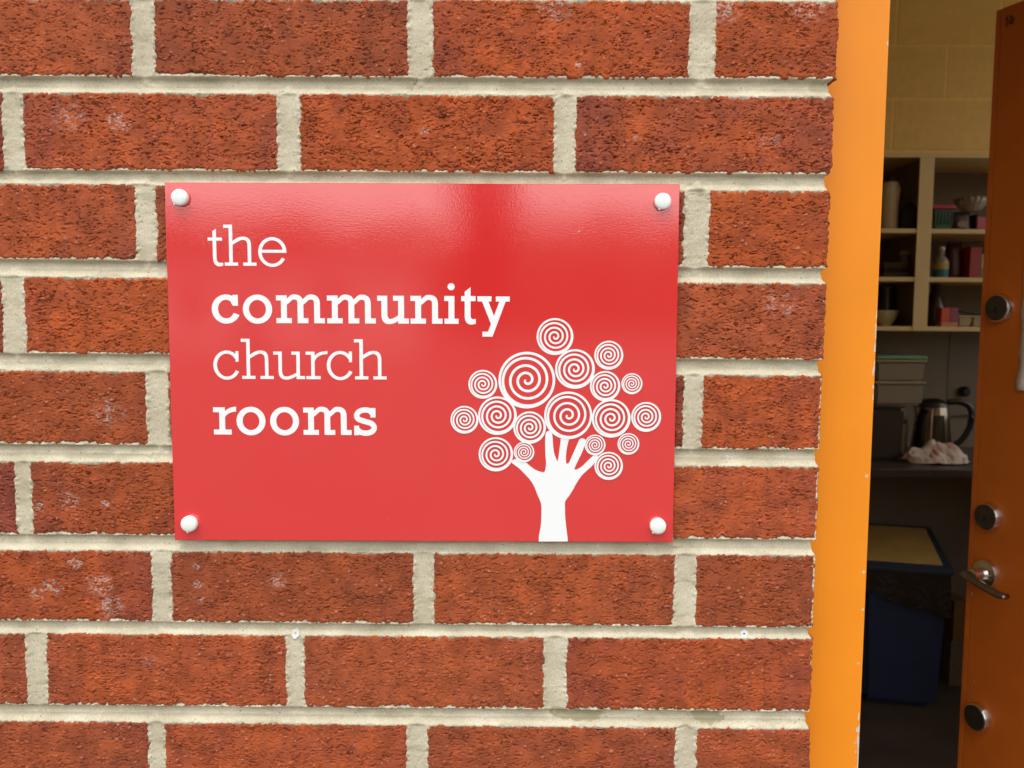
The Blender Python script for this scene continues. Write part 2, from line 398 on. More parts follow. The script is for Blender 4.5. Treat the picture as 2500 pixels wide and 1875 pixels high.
# bricks that carry the bond on beyond the frame of the photograph share a few meshes
_cache = {}; _count = 0
def coarse(x0, x1, z0, z1, end=False):
    global _count
    _count += 1
    key = (round(x1 - x0), end, (_count * 7) % 5 if x1 - x0 > 150 else 0)
    if key not in _cache:
        o = make_brick((0, x1 - x0, 0, 62.5, .2 + .06 * key[2], .5, .6), 300 + 17 * len(_cache), True, end, (1.7, 1.1)); _cache[key] = o
    else:
        o = _cache[key].copy(); COL.objects.link(o)
    o.location = (x0 / 1000, 0, z0 / 1000)
def run_left(x, z0, z1):
    while x > -1330:
        coarse(x - 227, x - 16, z0, z1); x -= 227
for ri, row in enumerate(ROWS):
    run_left(row[0][0], row[0][2], row[0][3])
for k in range(1, 6):
    for sgn in (1, -1):
        src = ROWS[1] if (k % 2 == 1) else ROWS[0]
        if sgn < 0: src = ROWS[7] if (k % 2 == 1) else ROWS[8]
        z0 = 190 + 75.6 * k if sgn > 0 else -420 - 75.6 * k
        for ci, b in enumerate(src): coarse(b[0], b[0] + (211 if b[1] - b[0] > 150 else 100), z0, z0 + 62.5, ci == 3)
        run_left(src[0][0], z0, z0 + 62.5)

# mortar sheet: tooled joints, ragged where it meets the bricks
def make_mortar():
    st = 0.9
    xs = np.arange(-500, 258.6, st); zs = np.arange(-432, 268, st)
    X, Z = np.meshgrid(xs, zs)
    D = np.full_like(X, 1e9)
    for x0, x1, z0, z1, *_ in ALLB + [(-403, -194, 265.5, 328, 0, 0, 0), (-176, 32, 265.7, 328, 0, 0, 0), (49, 260, 266, 328, 0, 0, 0), (-628, -417, 265.5, 328, 0, 0, 0)]:
        D = np.minimum(D, np.maximum(np.abs(X - (x0 + x1) / 2) - (x1 - x0) / 2, np.abs(Z - (z0 + z1) / 2) - (z1 - z0) / 2))
    hw = 8.5; dv = np.clip(D, 0, hw)
    depth_v = 0.7 + 1.5 * (1 - ((hw - dv) / hw) ** 2)
    depth = depth_v.copy()
    ed = lambda row, k: np.interp(xs, [(b[0] + b[1]) / 2 for b in row], [b[k] for b in row])[None, :]
    rows = [[(b[0], b[1], 265.5, 328) for b in ROWS[1]]] + ROWS
    inside_gap = np.zeros_like(X)
    for up_, lo_ in zip(rows, rows[1:]):
        zu = ed(up_, 2); zl = ed(lo_, 3)
        s = (zu - Z) / (zu - zl)
        s2 = s + 0.05 * gnoise(X / 26, Z / 40, 5)
        g = np.where(s2 < 0.36, np.sin(np.clip(s2, 0, .16) / .16 * np.pi / 2), np.cos(np.clip((s2 - .36) / .64, 0, 1) * np.pi / 2) ** 0.9)
        m = (s > -0.12) & (s < 1.12)
        w = sstep(-0.12, 0.12, s) * (1 - sstep(0.88, 1.12, s))
        dh = 0.5 + 4.5 * np.clip(g, 0, 1)
        depth = np.where(m, depth * (1 - w) + np.maximum(dh * (1 - .35 * sstep(3, 9, D)), depth_v * (1 - sstep(0, .5, s))) * w, depth)
        inside_gap = np.maximum(inside_gap, np.where(m, w, 0))
    depth = depth + 0.18 * fbm(X / 9, Z / 6, 6, 3) + 0.14 * gnoise(X / 1.9, Z / 1.9, 8) + 0.7 * sstep(.62, .75, gnoise(X / 2.2, Z / 2.0, 21)) + 0.3 * gnoise(X / 40, Z / 14, 9)
    near = np.exp(-(np.clip(D, -3, 9) / 1.8) ** 2)
    depth = depth - near * (0.9 * fbm(X / 6.5, Z / 6.5, 10, 2) + 0.8 * gnoise(X / 2.6, Z / 2.6, 12) + .25) * 1.2
    # smears and drips lapping over the arrises
    for (sx, sz, rx, rz, a) in [(152,104,3,5,1.8),(160,-38,4,3,1.4),(-58,-205,4,5,1.9),(-199,-121,5,6,2.0),(205,27,4,6,1.8),(-62,-258,3,4,1.5),(138,-195,4,3,1.4),(-182,115,5,4,1.5),(-291,-47,5,4,1.4),(49,-330,4,6,1.9),(-88,188,5,3,1.2),(70,-203,3,4,1.6),(-45,191,6,2.5,1.1),(150,110,5,5,1.2),(-306,-121,6,5,1.3),(16,-203,4,4,1.4),(214,-52,4,3,1.2)]:
        q = ((X - sx) / rx) ** 2 + ((Z - sz) / rz) ** 2
        depth = depth - a * np.exp(-q * 1.6) * (1 + .5 * gnoise(X / 2, Z / 2, 14))
    # hairline cracks beside a few perpends
    for cx, cz, ang in [(-84, 184, 1.0), (-196, 178, .1), (141, 105, .5), (30, 178, .2), (146, -356, .15), (-187, 105, .3)]:
        u = (X - cx) * math.cos(ang) + (Z - cz) * math.sin(ang); v = -(X - cx) * math.sin(ang) + (Z - cz) * math.cos(ang) + 1.2 * gnoise(X / 4, Z / 4, 15)
        depth = depth + 1.1 * np.exp(-(v / .7) ** 2) * (1 - sstep(6, 10, np.abs(u)))
    under = np.clip(-D, 0, 9); depth = depth + np.where(D < 0, under * 0.3 + np.clip(under - 2.5, 0, 9) * 1.2, 0)
    stain = np.zeros_like(X)
    for sx, sz, rx, rz in [(62, -346, 20, 6), (42, -343, 10, 5), (172, -347, 12, 6.5), (165, -343, 9, 4), (-370, -40, 20, 4), (250, 186, 12, 5)]:
        q = ((X - sx) / rx) ** 2 + ((Z - sz) / rz) ** 2 + .5 * fbm(X / 6, Z / 5, 16, 3)
        stain = np.maximum(stain, (.75 if sz < -300 else .35) * sstep(1.05, .75, q) if False else (.75 if sz < -300 else .35) * (1 - sstep(.75, 1.05, q)))
    stain = np.maximum(stain, .35 * sstep(.3, .8, fbm(X / 45, Z / 9, 18, 3)))
    # the end of the wall: joints stop short, hollowed like their faces
    endcut = 257.3 - np.where(inside_gap > .2, np.clip(depth - .5, 0, 4.8) * 0.6, 0)
    XE = np.where(X > 240, 240 + (X - 240) * (endcut - 240) / (xs[-1] - 240), X)
    V = np.stack([XE, depth, Z], -1) / 1000
    nz, nx = X.shape; ii = np.arange(nz * nx).reshape(nz, nx)
    keep = (D > -4.2) & ~((X > -255) & (X < 105) & (Z > -165) & (Z < 80))
    kq = keep[:-1, :-1] & keep[1:, :-1] & keep[:-1, 1:] & keep[1:, 1:]
    Q = np.stack([ii[:-1, :-1], ii[:-1, 1:], ii[1:, 1:], ii[1:, :-1]], -1)[kq]
    Vf = V.reshape(-1, 3); sf = stain.ravel()
    last = ii[:, -1]; kk = keep[:, -1]
    VR1 = Vf[last].copy(); VR1[:, 1] += .006; VR1[:, 0] += .0006
    VR2 = Vf[last].copy(); VR2[:, 1] = .1
    base = len(Vf); r1 = base + np.arange(nz); r2 = base + nz + np.arange(nz)
    ok = kk[:-1] & kk[1:]
    Q1 = np.stack([last[:-1], r1[:-1], r1[1:], last[1:]], -1)[ok]; Q2 = np.stack([r1[:-1], r2[:-1], r2[1:], r1[1:]], -1)[ok]
    Vall = np.concatenate([Vf, VR1, VR2]); Q = np.concatenate([Q, Q1, Q2]); sf = np.concatenate([sf, sf[last], sf[last]])
    used = np.unique(Q); remap = np.zeros(len(Vall), dtype=np.int64); remap[used] = np.arange(len(used))
    me = grid_mesh("mortar", Vall[used], remap[Q], {"stain": sf[used]})
    return link("mortar", me, M_MORTAR, wall)
make_mortar()
def core(bm):
    bm_box(bm, -1.35, 0.250, 0.0085, 0.1, -HC, 1.15)
build("wall_core", core, M_MORTAR, wall)
def outer_joints(bm):       # plain joint face beyond the measured part
    bm_box(bm, -1.349, -.5005, .0028, .0084, -HC, 1.15)
    bm_box(bm, -.5, .2495, .0028, .0084, .2685, 1.15); bm_box(bm, -.5, .2495, .0028, .0084, -HC, -.4325)
build("outer_mortar", outer_joints, M_MORTAR, wall)

# plastic wall plugs left in the joint below the sign
M_PLUG = mat("plug_plastic", (0.82, 0.83, 0.82), 0.45, noise=(300, .06))
M_DARK = mat("dark_hole", (0.012, 0.010, 0.009), 0.9)
def wall_plug(x, z, label, sq, seed):
    rr = random.Random(seed)
    e = empty("wall_plug", (x, 0.0012, z), label, "wall plug", "white wall plugs in the mortar below the sign")
    n = 18
    prof = []
    for k in range(n):
        a = 2 * math.pi * k / n
        r = 0.0034 * (1 + .10 * rr.uniform(-1, 1)); x_, z_ = r * math.cos(a) * sq, r * math.sin(a) * (2 - sq)
        if sq > .96 and 3.9 < a < 5.2: z_ *= 1.3
        prof.append((x_, z_))
    def fn(bm):
        f = [bm.verts.new((p[0], -0.0002, p[1])) for p in prof]; g = [bm.verts.new((p[0] * 1.03, .012, p[1] * 1.03)) for p in prof]
        h = [bm.verts.new((.0009 * math.cos(2 * math.pi * k / n), 0.0, .0005 + .0009 * math.sin(2 * math.pi * k / n))) for k in range(n)]
        for k in range(n):
            j = (k + 1) % n
            bm.faces.new((f[k], f[j], g[j], g[k])); bm.faces.new((h[k], h[j], f[j], f[k]))
        i_ = [bm.verts.new((v.co.x, .008, v.co.z)) for v in h]
        for k in range(n):
            j = (k + 1) % n; bm.faces.new((i_[k], i_[j], h[j], h[k]))
    build("collar", fn, M_PLUG, e)
    def hole(bm): bm_lathe(bm, [(.00088, .0015), (.00088, .002)], 0, .0005, 12, 'Y')
    build("screw_hole", hole, M_DARK, e)
wall_plug(-0.18533, 1.13503, "round white wall plug in the mortar below the word rooms", 1.0, 3)
wall_plug(0.19955, 1.13773, "squarish white wall plug in the mortar near the door frame", .92, 5)

# ------------------------------------------------------------------ the sign
def gloss_red():
    m = mat("gloss_red_print", (0.715, 0.027, 0.029), 0.06, spec=1.6)
    n = m.node_tree; L = n.links.new; b = n.nodes["Principled BSDF"]; tc = n.nodes.new("ShaderNodeTexCoord")
    mp = n.nodes.new("ShaderNodeMapping"); mp.inputs["Scale"].default_value = (1, 1, 1.25); L(tc.outputs["Object"], mp.inputs[0])
    t = n.nodes.new("ShaderNodeTexNoise"); t.inputs["Scale"].default_value = 620; t.inputs["Detail"].default_value = 2; L(mp.outputs[0], t.inputs["Vector"])
    t2 = n.nodes.new("ShaderNodeTexNoise"); t2.inputs["Scale"].default_value = 14; t2.inputs["Detail"].default_value = 1; L(tc.outputs["Object"], t2.inputs["Vector"])
    b1 = n.nodes.new("ShaderNodeBump"); b1.inputs["Strength"].default_value = 0.085; b1.inputs["Distance"].default_value = 0.0004; L(t.outputs[0], b1.inputs["Height"])
    b2 = n.nodes.new("ShaderNodeBump"); b2.inputs["Strength"].default_value = 0.05; b2.inputs["Distance"].default_value = 0.004; L(t2.outputs[0], b2.inputs["Height"]); L(b1.outputs[0], b2.inputs["Normal"])
    L(b2.outputs[0], b.inputs["Normal"])
    return m
M_RED = gloss_red()
M_PRINT = mat("white_print", (0.88, 0.90, 0.93), 0.2, bump=(420, .12, .0004))
M_PEDGE = mat("pale_panel_edge", (0.72, 0.40, 0.36), 0.5, noise=(200, .15))
M_CAP = mat("white_cap_plastic", (0.86, 0.88, 0.88), 0.3)
SX, SZ, SROT = -0.0750989, 1.3670441, 0.00376809
sign = empty("sign", (SX, 0, SZ), "glossy red rectangular sign reading the community church rooms with a white hand tree", "sign")
sign.rotation_euler = (0, -SROT, 0)
YF = -0.0050
def panel(bm):
    bm_box(bm, -.21, .21, YF, YF + .0028, -.1485, .1485, 0.0004, 1)
pn = build("panel", panel, M_RED, sign)
pn.data.materials.append(M_PEDGE)
for p in pn.data.polygons:
    if abs(p.normal.y) < 0.6: p.material_index = 1

def print_mesh(name, polys, off, parent, label=None):
    """union of flat outlines (mm, sign frame), laid on the panel as ink"""
    vs_, es, fs = [], [], []
    for poly in polys:
        a = sum(poly[i][0] * poly[(i + 1) % len(poly)][1] - poly[(i + 1) % len(poly)][0] * poly[i][1] for i in range(len(poly)))
        if a < 0: poly = poly[::-1]
        k = len(vs_); vs_ += [Vector((p[0], p[1])) for p in poly]; fs.append(list(range(k, k + len(poly))))
    V, E_, F, _ov, _oe, _of = geometry.delaunay_2d_cdt(vs_, es, fs, 0, 1e-5)
    F = [f for f, src in zip(F, _of) if src]        # keep what some outline covers
    me = bpy.data.meshes.new(name)
    me.from_pydata([(v.x / 1000, YF - off, v.y / 1000) for v in V], [], [list(f) for f in F]); me.update()
    bm = bmesh.new(); bm.from_mesh(me)
    for f in bm.faces:
        f.normal_update()
        if f.normal.y > 0: f.normal_flip()
    bm.to_mesh(me); bm.free()
    o = link(name, me, M_PRINT, parent)
    if label: o["label"] = label
    return o

# slab-serif letters: unit = x-height, baseline 0, origin as noted per glyph
def rect(x0, x1, y0, y1): return [(x0, y0), (x1, y0), (x1, y1), (x0, y1)]
def arc(cx, cy, rx, ry, w, s, a0, a1, n=40):
    o = [(cx + rx * math.cos(R(a0 + (a1 - a0) * k / n)), cy + ry * math.sin(R(a0 + (a1 - a0) * k / n))) for k in range(n + 1)]
    i = [(cx + (rx - w) * math.cos(R(a0 + (a1 - a0) * k / n)), cy + (ry - s) * math.sin(R(a0 + (a1 - a0) * k / n))) for k in range(n + 1)]
    return o + i[::-1]
def quads_of(ring):      # split a band into short quads so unions stay clean
    n = len(ring) // 2; o = ring[:n]; i = ring[n:][::-1]
    return [[o[k], o[k + 1], i[k + 1], i[k]] for k in range(n - 1)]
def bez(p0, p1, p2, p3, n=12):
    return [((1 - t) ** 3 * p0[0] + 3 * (1 - t) ** 2 * t * p1[0] + 3 * (1 - t) * t * t * p2[0] + t ** 3 * p3[0],
             (1 - t) ** 3 * p0[1] + 3 * (1 - t) ** 2 * t * p1[1] + 3 * (1 - t) * t * t * p2[1] + t ** 3 * p3[1]) for t in [k / n for k in range(n + 1)]]

def arch(w, s, xr0, xr1, dx=0.0):
    """shoulder from a stem (0..w) into a right stem (xr0..xr1)"""
    px = (xr0 + xr1) / 2 - .24
    o = bez((w * .9, .86), (w + .12, .97), (px - .12, 1.03), (px + .02, 1.03)) + bez((px + .02, 1.03), (px + .22, 1.03), (xr1, .93), (xr1, .70))[1:]
    i = bez((w * .9, .86 - s * 1.12), (w + .14, .93 - s), (px - .08, 1.03 - s), (px, 1.03 - s)) + bez((px, 1.03 - s), (px + .13, 1.03 - s), (xr0, .90 - s * .6), (xr0, .70))[1:]
    return [[(x + dx, y) for x, y in q] for q in quads_of(o + i[::-1])] + [rect(xr0 + dx, xr1 + dx, 0, .705)]

def glyph(ch, B):
    w, s = (.212, .182) if B else (.128, .112)
    P = []
    if ch == 'h':
        P += [rect(0, w, 0, 1.45), rect(-.19, w, 1.45 - s, 1.45), rect(-.165, .315, 0, s)] + arch(w, s, .665, .79) + [rect(.50, .975, 0, s)]
    elif ch == 'n':
        P += [rect(0, w, 0, .995), rect(-.172, w, .995 - s, .995), rect(-.168, .385, 0, s)] + arch(w, s, .605, .818) + [rect(.605, .98, 0, s)]
    elif ch == 'm':
        P += [rect(0, w, 0, .995), rect(-.175, w, .995 - s, .995), rect(-.17, .385, 0, s)] + arch(w, s, .594, .806) + [rect(.602, .98, 0, s)]
        P += arch(w, s, .594, .806, .594) + [rect(1.192, 1.575, 0, s)]
    elif ch == 'o':
        P += quads_of(arc(.526, .497, .526, .522, .222, .192, 0, 360, 64))
    elif ch == 'c':
        if B:
            P += quads_of(arc(.52, .497, .52, .522, .228, .19, 42, 336, 52)) + [rect(.755, .948, .615, 1.005)]
            P += [[(.62, .96), (.76, .86), (.76, .62), (.70, .72)]]
        else:
            P += quads_of(arc(.488, .497, .488, .528, .133, .113, 33, 334, 56)) + [rect(.805, .915, .62, 1.005)]
    elif ch == 'e':
        P += quads_of(arc(.505, .49, .505, .528, .125, .112, -3, 332, 60)) + [rect(.09, .99, .462, .568)]
    elif ch == 't':
        top = (1.15, 1.31) if B else (1.225, 1.305)
        P += [[(0, .3), (w, .3), (w, top[1]), (0, top[0])], rect(-.126 if B else -.174, .39 if B else .337, .995 - s, .995)]
        xe = .40 if B else .362
        o = bez((0, .3), (0, .06), (.10, -.03), (.26, -.027)) + [(xe, .0)]
        i = bez((w, .3), (w, s + .02), (w + .05, s - .02), (.30, s - .012)) + [(xe, s - .004)]
        P += quads_of(o + i[::-1])
    elif ch == 'u':
        a, b_, c_, d_, e_ = (.60, .812, .42, .985, -.15) if B else (.65, .775, .473, .955, -.18)
        P += [rect(0, w, .3, .995), rect(e_, w, .995 - s, .995), rect(a, b_, 0, .995), rect(c_, b_, .995 - s, .995), rect(a, d_, 0, s)]
        o = bez((0, .3), (0, .08), (.10, -.02), (.28, -.02)) + bez((.28, -.02), (.40, -.02), (.52, .03), (a + .02, .12))[1:]
        i = bez((w, .3), (w, s + .06), (w + .05, s - .02), (.30 if B else .27, s - .02)) + bez((.30 if B else .27, s - .02), (.40, s - .02), (.52, s + .05), (a + .02, s + .13))[1:]
        P += quads_of(o + i[::-1])
    elif ch == 'i':
        P += [rect(0, w, 0, .995), rect(-.155, w, .995 - s, .995), rect(-.146, .363, 0, s)]
        P += [[(.095 + .127 * math.cos(2 * math.pi * k / 36), 1.325 + .127 * math.sin(2 * math.pi * k / 36)) for k in range(36)]]
    elif ch == 'y':   # origin: left end of its left serif
        f = lambda px, py: ((px - 1660) / 360, (578 - py) / 360)
        P += [[f(1662, 222), f(1843, 222), f(1843, 289), f(1662, 289)], [f(1900, 224), f(2080, 224), f(2080, 289), f(1900, 289)],
              [f(1714, 270), f(1797, 270), f(1880, 487), f(1838, 580)], [f(1953, 270), f(2033, 270), f(1857, 743), f(1776, 743)],
              [f(1727, 678), f(1850, 678), f(1850, 743), f(1727, 743)]]
    elif ch == 'r':
        P += [rect(0, w, 0, .995), rect(-.195 if not B else -.22, w * .75 if B else w, .995 - s, .995), rect(-.18 if not B else -.206, .34 if not B else .44, 0, s)]
        xe = .595 if not B else .62
        o = bez((w * .8, .80), (w + .06, .93), (w + .16, 1.0), (xe, 1.02)); i = bez((w * .8, .52), (w * 1.02, .82 - s * .5), (w + .14, 1.0 - s), (xe, 1.025 - s))
        P += quads_of(o + i[::-1])
    elif ch == 's':   # origin: left end
        f = lambda px, py: Vector(((px - 1760) / 315, (1230 - py) / 315, 0))
        c = spline([f(1976, 985), f(1940, 950), f(1885, 941), f(1826, 957), f(1793, 1000), f(1812, 1045), f(1880, 1071), f(1962, 1098), f(1993, 1143), f(1968, 1188), f(1905, 1208), f(1835, 1196), f(1792, 1160)], 6)
        o, i = [], []
        for k in range(len(c)):
            t = (c[min(k + 1, len(c) - 1)] - c[max(k - 1, 0)]).normalized(); nrm = Vector((-t.y, t.x, 0)) * (.098)
            o.append(tuple((c[k] + nrm)[:2])); i.append(tuple((c[k] - nrm)[:2]))
        P += quads_of(o + i[::-1]) + [[tuple(f(1950, 918)[:2]), tuple(f(2008, 918)[:2]), tuple(f(2008, 1027)[:2]), tuple(f(1950, 1027)[:2])],
                                      [tuple(f(1762, 1122)[:2]), tuple(f(1820, 1122)[:2]), tuple(f(1820, 1232)[:2]), tuple(f(1762, 1232)[:2])]]
    return P

WORDS = [("the", False, [-171.85, -158.53, -134.62], 81.3), ("community", True, [-173.91, -148.22, -116.75, -74.77, -33.92, -6.08, 21.37, 34.71, 45.08], 34.4),
         ("church", False, [-173.69, -146.16, -119.72, -92.57, -79.66, -52.49], -11.9), ("rooms", True, [-169.84, -155.52, -127.51, -95.81, -57.69], -58.5)]
for word, B, xs_, bl in WORDS:
    we = bpy.data.objects.new("printed_word", None); COL.objects.link(we); we.parent = sign; we.empty_display_size = .01
    we["label"] = "white printed word " + word
    for ch, x in zip(word, xs_):
        U = 22.95
        print_mesh("letter", [[(x + px * U, bl + py * U) for px, py in poly] for poly in glyph(ch, B)], 0.00012, we)

HAND = [(96.94,-148.27),(97.11,-143.87),(98.71,-133.71),(99.11,-123.58),(98.94,-117.52),(97.92,-113.48),(95.56,-108.11),(93.21,-102.08),(90.2,-96.73),(85.54,-91.39),(80.22,-86.06),(74.12,-81.54),(72.93,-80.41),(74.77,-79.07),(76.88,-78.19),(80.84,-77.91),(85.48,-80.69),(90.13,-84.68),(94.11,-87.34),(98.09,-88.79),(101.52,-88.64),(102.67,-81.95),(102.16,-75.28),(101.91,-68.62),(101.86,-60.63),(102.48,-55.98),(104.78,-54.31),(107.09,-55.63),(107.91,-59.28),(108.64,-68.59),(109.88,-74.58),(112.03,-79.58),(112.87,-77.24),(113.8,-69.9),(114.73,-63.24),(115.36,-59.91),(121.62,-59.89),(121.12,-63.21),(119.73,-69.88),(119.27,-76.54),(119.51,-81.22),(120.64,-81.88),(122.14,-80.54),(124.4,-75.19),(127.63,-67.84),(130.21,-61.85),(132.17,-60.51),(134.81,-61.16),(135.5,-63.15),(134.23,-67.82),(132.3,-73.16),(129.72,-78.5),(126.49,-85.86),(127.16,-86.86),(129.14,-86.39),(133.08,-83.83),(137.65,-79.14),(142.88,-74.44),(145.85,-74.43),(144.9,-78.44),(141.0,-83.8),(133.15,-91.19),(128.59,-97.91),(125.34,-103.96),(122.08,-109.34),(118.94,-114.07),(118.86,-120.13),(119.05,-126.87),(119.99,-135.65),(121.21,-145.12),(121.44,-148.16)]
def smooth_closed(P, sub=4):
    n = len(P); out = []
    for i in range(n):
        p0, p1, p2, p3 = [Vector(P[(i + k) % n] + (0,)) for k in (-1, 0, 1, 2)]
        corner = (p1.y < -147 or p2.y < -147)
        for k in range(sub):
            t = k / sub
            v = p1.lerp(p2, t) if corner else 0.5 * ((2 * p1) + (p2 - p0) * t + (2 * p0 - 5 * p1 + 4 * p2 - p3) * t * t + (3 * p1 - p0 - 3 * p2 + p3) * t ** 3)
            out.append((v.x, v.y))
    return out
print_mesh("printed_hand", [smooth_closed(HAND)], 0.00013, sign, "white printed hand and forearm forming the trunk of the tree")
SPIR = [(109.3,24.18,15.2),(153.92,8.92,11.98),(86.23,-12.01,23.59),(126.08,-2.61,16.45),(49.73,-15.61,11.98),(151.18,-16.68,12.58),(173.4,-14.62,8.71),(61.97,-41.79,16.09),(34.46,-45.26,11.61),(88.78,-51.62,13.55),(120.79,-41.3,19.96),(156.58,-43.64,16.09),(185.65,-42.28,12.46),(60.68,-74.19,14.4),(84.2,-72.22,8.59),(143.39,-65.98,8.71),(171.2,-64.99,9.07),(155.0,-83.56,11.86)]
for k, (cx, cy, r) in enumerate(SPIR):
    turns = 3.55 if r > 18 else 3.75
    w = r / (turns + .35) * (.36 if r > 18 else .43 if r > 14 else .47)
    rm = r - w / 2; o, i = [], []
    n = 150; a0 = 160; step = rm / (turns + .1)
    for q in range(n + 1):
        th = turns * 360 * q / n; rr_ = step * (.16 + th / 360)
        rr_ = min(rr_, rm); ww = w * (0.8 + .2 * min(1, q / 12))
        c, s_ = math.cos(R(a0 + th)), math.sin(R(a0 + th))
        o.append((cx + (rr_ + ww / 2) * c, cy + (rr_ + ww / 2) * s_)); i.append((cx + max(rr_ - ww / 2, .02) * c, cy + max(rr_ - ww / 2, .02) * s_))
    polys = quads_of(o + i[::-1]) + quads_of(arc(cx, cy, r, r, w, w, 0, 360, 72))
    print_mesh("printed_spiral", polys, 0.00016 + 0.00003 * k, sign)

def cap(x, z, seed):
    e = bpy.data.objects.new("screw_cap", None)
    def fn(bm):
        prof = [(.0063, .0), (.0067, -.0006), (.0067, -.0043), (.0064, -.0048)] + [(.0062 * math.cos(R(a)), -.0049 - .0012 * math.sin(R(a))) for a in (10, 28, 44, 60, 74, 86)]
        bm_lathe(bm, prof, 0, 0, 36, 'Y')
        a = -2.25 + .25 * seed      # moulding nib at the rim
        bm_box(bm, .0067 * math.cos(a) - .0008, .0067 * math.cos(a) + .0008, -.0046, -.0030, .0067 * math.sin(a) - .0008, .0067 * math.sin(a) + .0006, .0002, 1)
    o = build("screw_cap", fn, M_CAP, sign, True); autosmooth(o)
    o.location = (x / 1000, YF - .0001, z / 1000)
for k, (x, z) in enumerate([(-196.6, 136.0), (195.74, 134.24), (-196.2, -133.7), (196.65, -133.9)]): cap(x, z, k % 3)

def nicks(bm):
    rr = random.Random(31)
    for x, z, w, h, a in [(128.5, 110.3, 1.5, .7, .6), (126.8, 109.6, .7, .4, .2), (-186, 58, .35, .3, 0), (-150, 92, .3, .3, 0), (20, 60, .25, .25, 0), (150, -120, .3, .25, 0), (-90, -100, .25, .25, 0), (60, 120, .3, .3, 0), (-30, -130, .25, .3, 0)]:
        n = 7; y = YF - .0003 - .00002 * (len(bm.verts) / 7)
        pts = []
        for k in range(n):
            t = 2 * math.pi * k / n; u = w * .5 * math.cos(t) * rr.uniform(.7, 1.2); v = h * .5 * math.sin(t) * rr.uniform(.7, 1.2)
            pts.append(bm.verts.new(((x + u * math.cos(a) - v * math.sin(a)) / 1000, y, (z + u * math.sin(a) + v * math.cos(a)) / 1000)))
        bm.faces.new(pts)
build("nick", nicks, M_PRINT, sign)["kind"] = "stuff"

# ------------------------------------------------------------------ orange door frame
def orange_paint(name, edge=False):
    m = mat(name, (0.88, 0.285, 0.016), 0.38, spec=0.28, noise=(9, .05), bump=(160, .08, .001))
    if edge:
        n = m.node_tree; L = n.links.new; b = n.nodes["Principled BSDF"]; tc = n.nodes.new("ShaderNodeTexCoord")
        src = b.inputs["Base Color"].links[0].from_socket
        a = n.nodes.new("ShaderNodeAttribute"); a.attribute_name = "chip"
        x = n.nodes.new("ShaderNodeMix"); x.data_type = 'RGBA'; L(a.outputs["Fac"], x.inputs[0]); L(src, x.inputs[6]); x.inputs[7].default_value = (0.62, 0.60, 0.57, 1)
        L(x.outputs[2], b.inputs["Base Color"])
    return m
M_ORANGE = orange_paint("orange_gloss_paint"); M_ORANGE_E = orange_paint("orange_gloss_paint_chipped", True)
frame = empty("door_frame", (0.29, 0.045, 0), "bright orange painted door frame beside the end of the brick wall", "door frame")
def jamb_mesh():
    # finely cut along its inner corner so paint chips can follow it
    zs = np.arange(0.0, 2.03, 0.0009); prof = [(-.026, .10), (-.026, 0.0)]
    prof += [(x, 0.0) for x in np.linspace(-.02, .024, 8)] + [(x, 0.0) for x in np.linspace(.0252, .0292, 8)]
    prof += [(.031 - .0018 + .0018 * math.sin(R(a)), .0018 - .0018 * math.cos(R(a))) for a in (20, 40, 60, 80, 90)]
    prof += [(.031, y) for y in (.004, .006, .02, .045)] + [(.016, .045), (.016, .10)]
    pr = np.array(prof); n = len(pr); m = len(zs)
    V = np.zeros((m, n, 3)); V[:, :, 0] = pr[None, :, 0]; V[:, :, 1] = pr[None, :, 1]; V[:, :, 2] = zs[:, None]
    ii = np.arange(m * n).reshape(m, n); Q = np.stack([ii[:-1, :-1], ii[:-1, 1:], ii[1:, 1:], ii[1:, :-1]], -1).reshape(-1, 4)
    Zg = V[:, :, 2]; Xg = np.where(V[:, :, 1] > .0001, .031 + V[:, :, 1], V[:, :, 0])
    d = np.abs(Xg - .0305)
    amt = np.interp(zs, [0, .9, .96, 1.03, 1.055, 1.17, 1.28, 1.325, 1.345, 1.41, 1.42, 1.45, 1.635, 1.645, 1.655, 2.03], [0, 0, .003, .003, 0, 0, 0, .0002, .0014, .0014, .0003, 0, 0, .0014, 0, 0])[:, None]
    nz_ = .55 + 1.3 * fbm(Zg * 1000 / 9, Xg * 300, 3, 3)
    chip = ((d < amt * np.clip(nz_, 0, 2)) & (amt > 1e-5)).astype(float)
    for cz, cx, r in [(1.268, .0272, .0012), (1.095, .0266, .001), (1.18, .028, .0012), (1.145, .0285, .001)]:
        chip = np.maximum(chip, ((V[:, :, 0] - cx) ** 2 + (Zg - cz) ** 2 < r * r).astype(float) * .8)
    me = grid_mesh("jamb", V.reshape(-1, 3), Q, {"chip": chip.ravel()})
    o = link("jamb", me, M_ORANGE_E, frame); autosmooth(o, 35)
jamb_mesh()
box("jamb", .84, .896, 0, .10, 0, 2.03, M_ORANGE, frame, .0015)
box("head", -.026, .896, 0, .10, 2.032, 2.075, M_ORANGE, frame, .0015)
box("threshold", .018, .838, .0, .12, 0, .018, mat("alu_threshold", (.5, .5, .5), .4, 1.0, noise=(40, .1)), frame, .003)

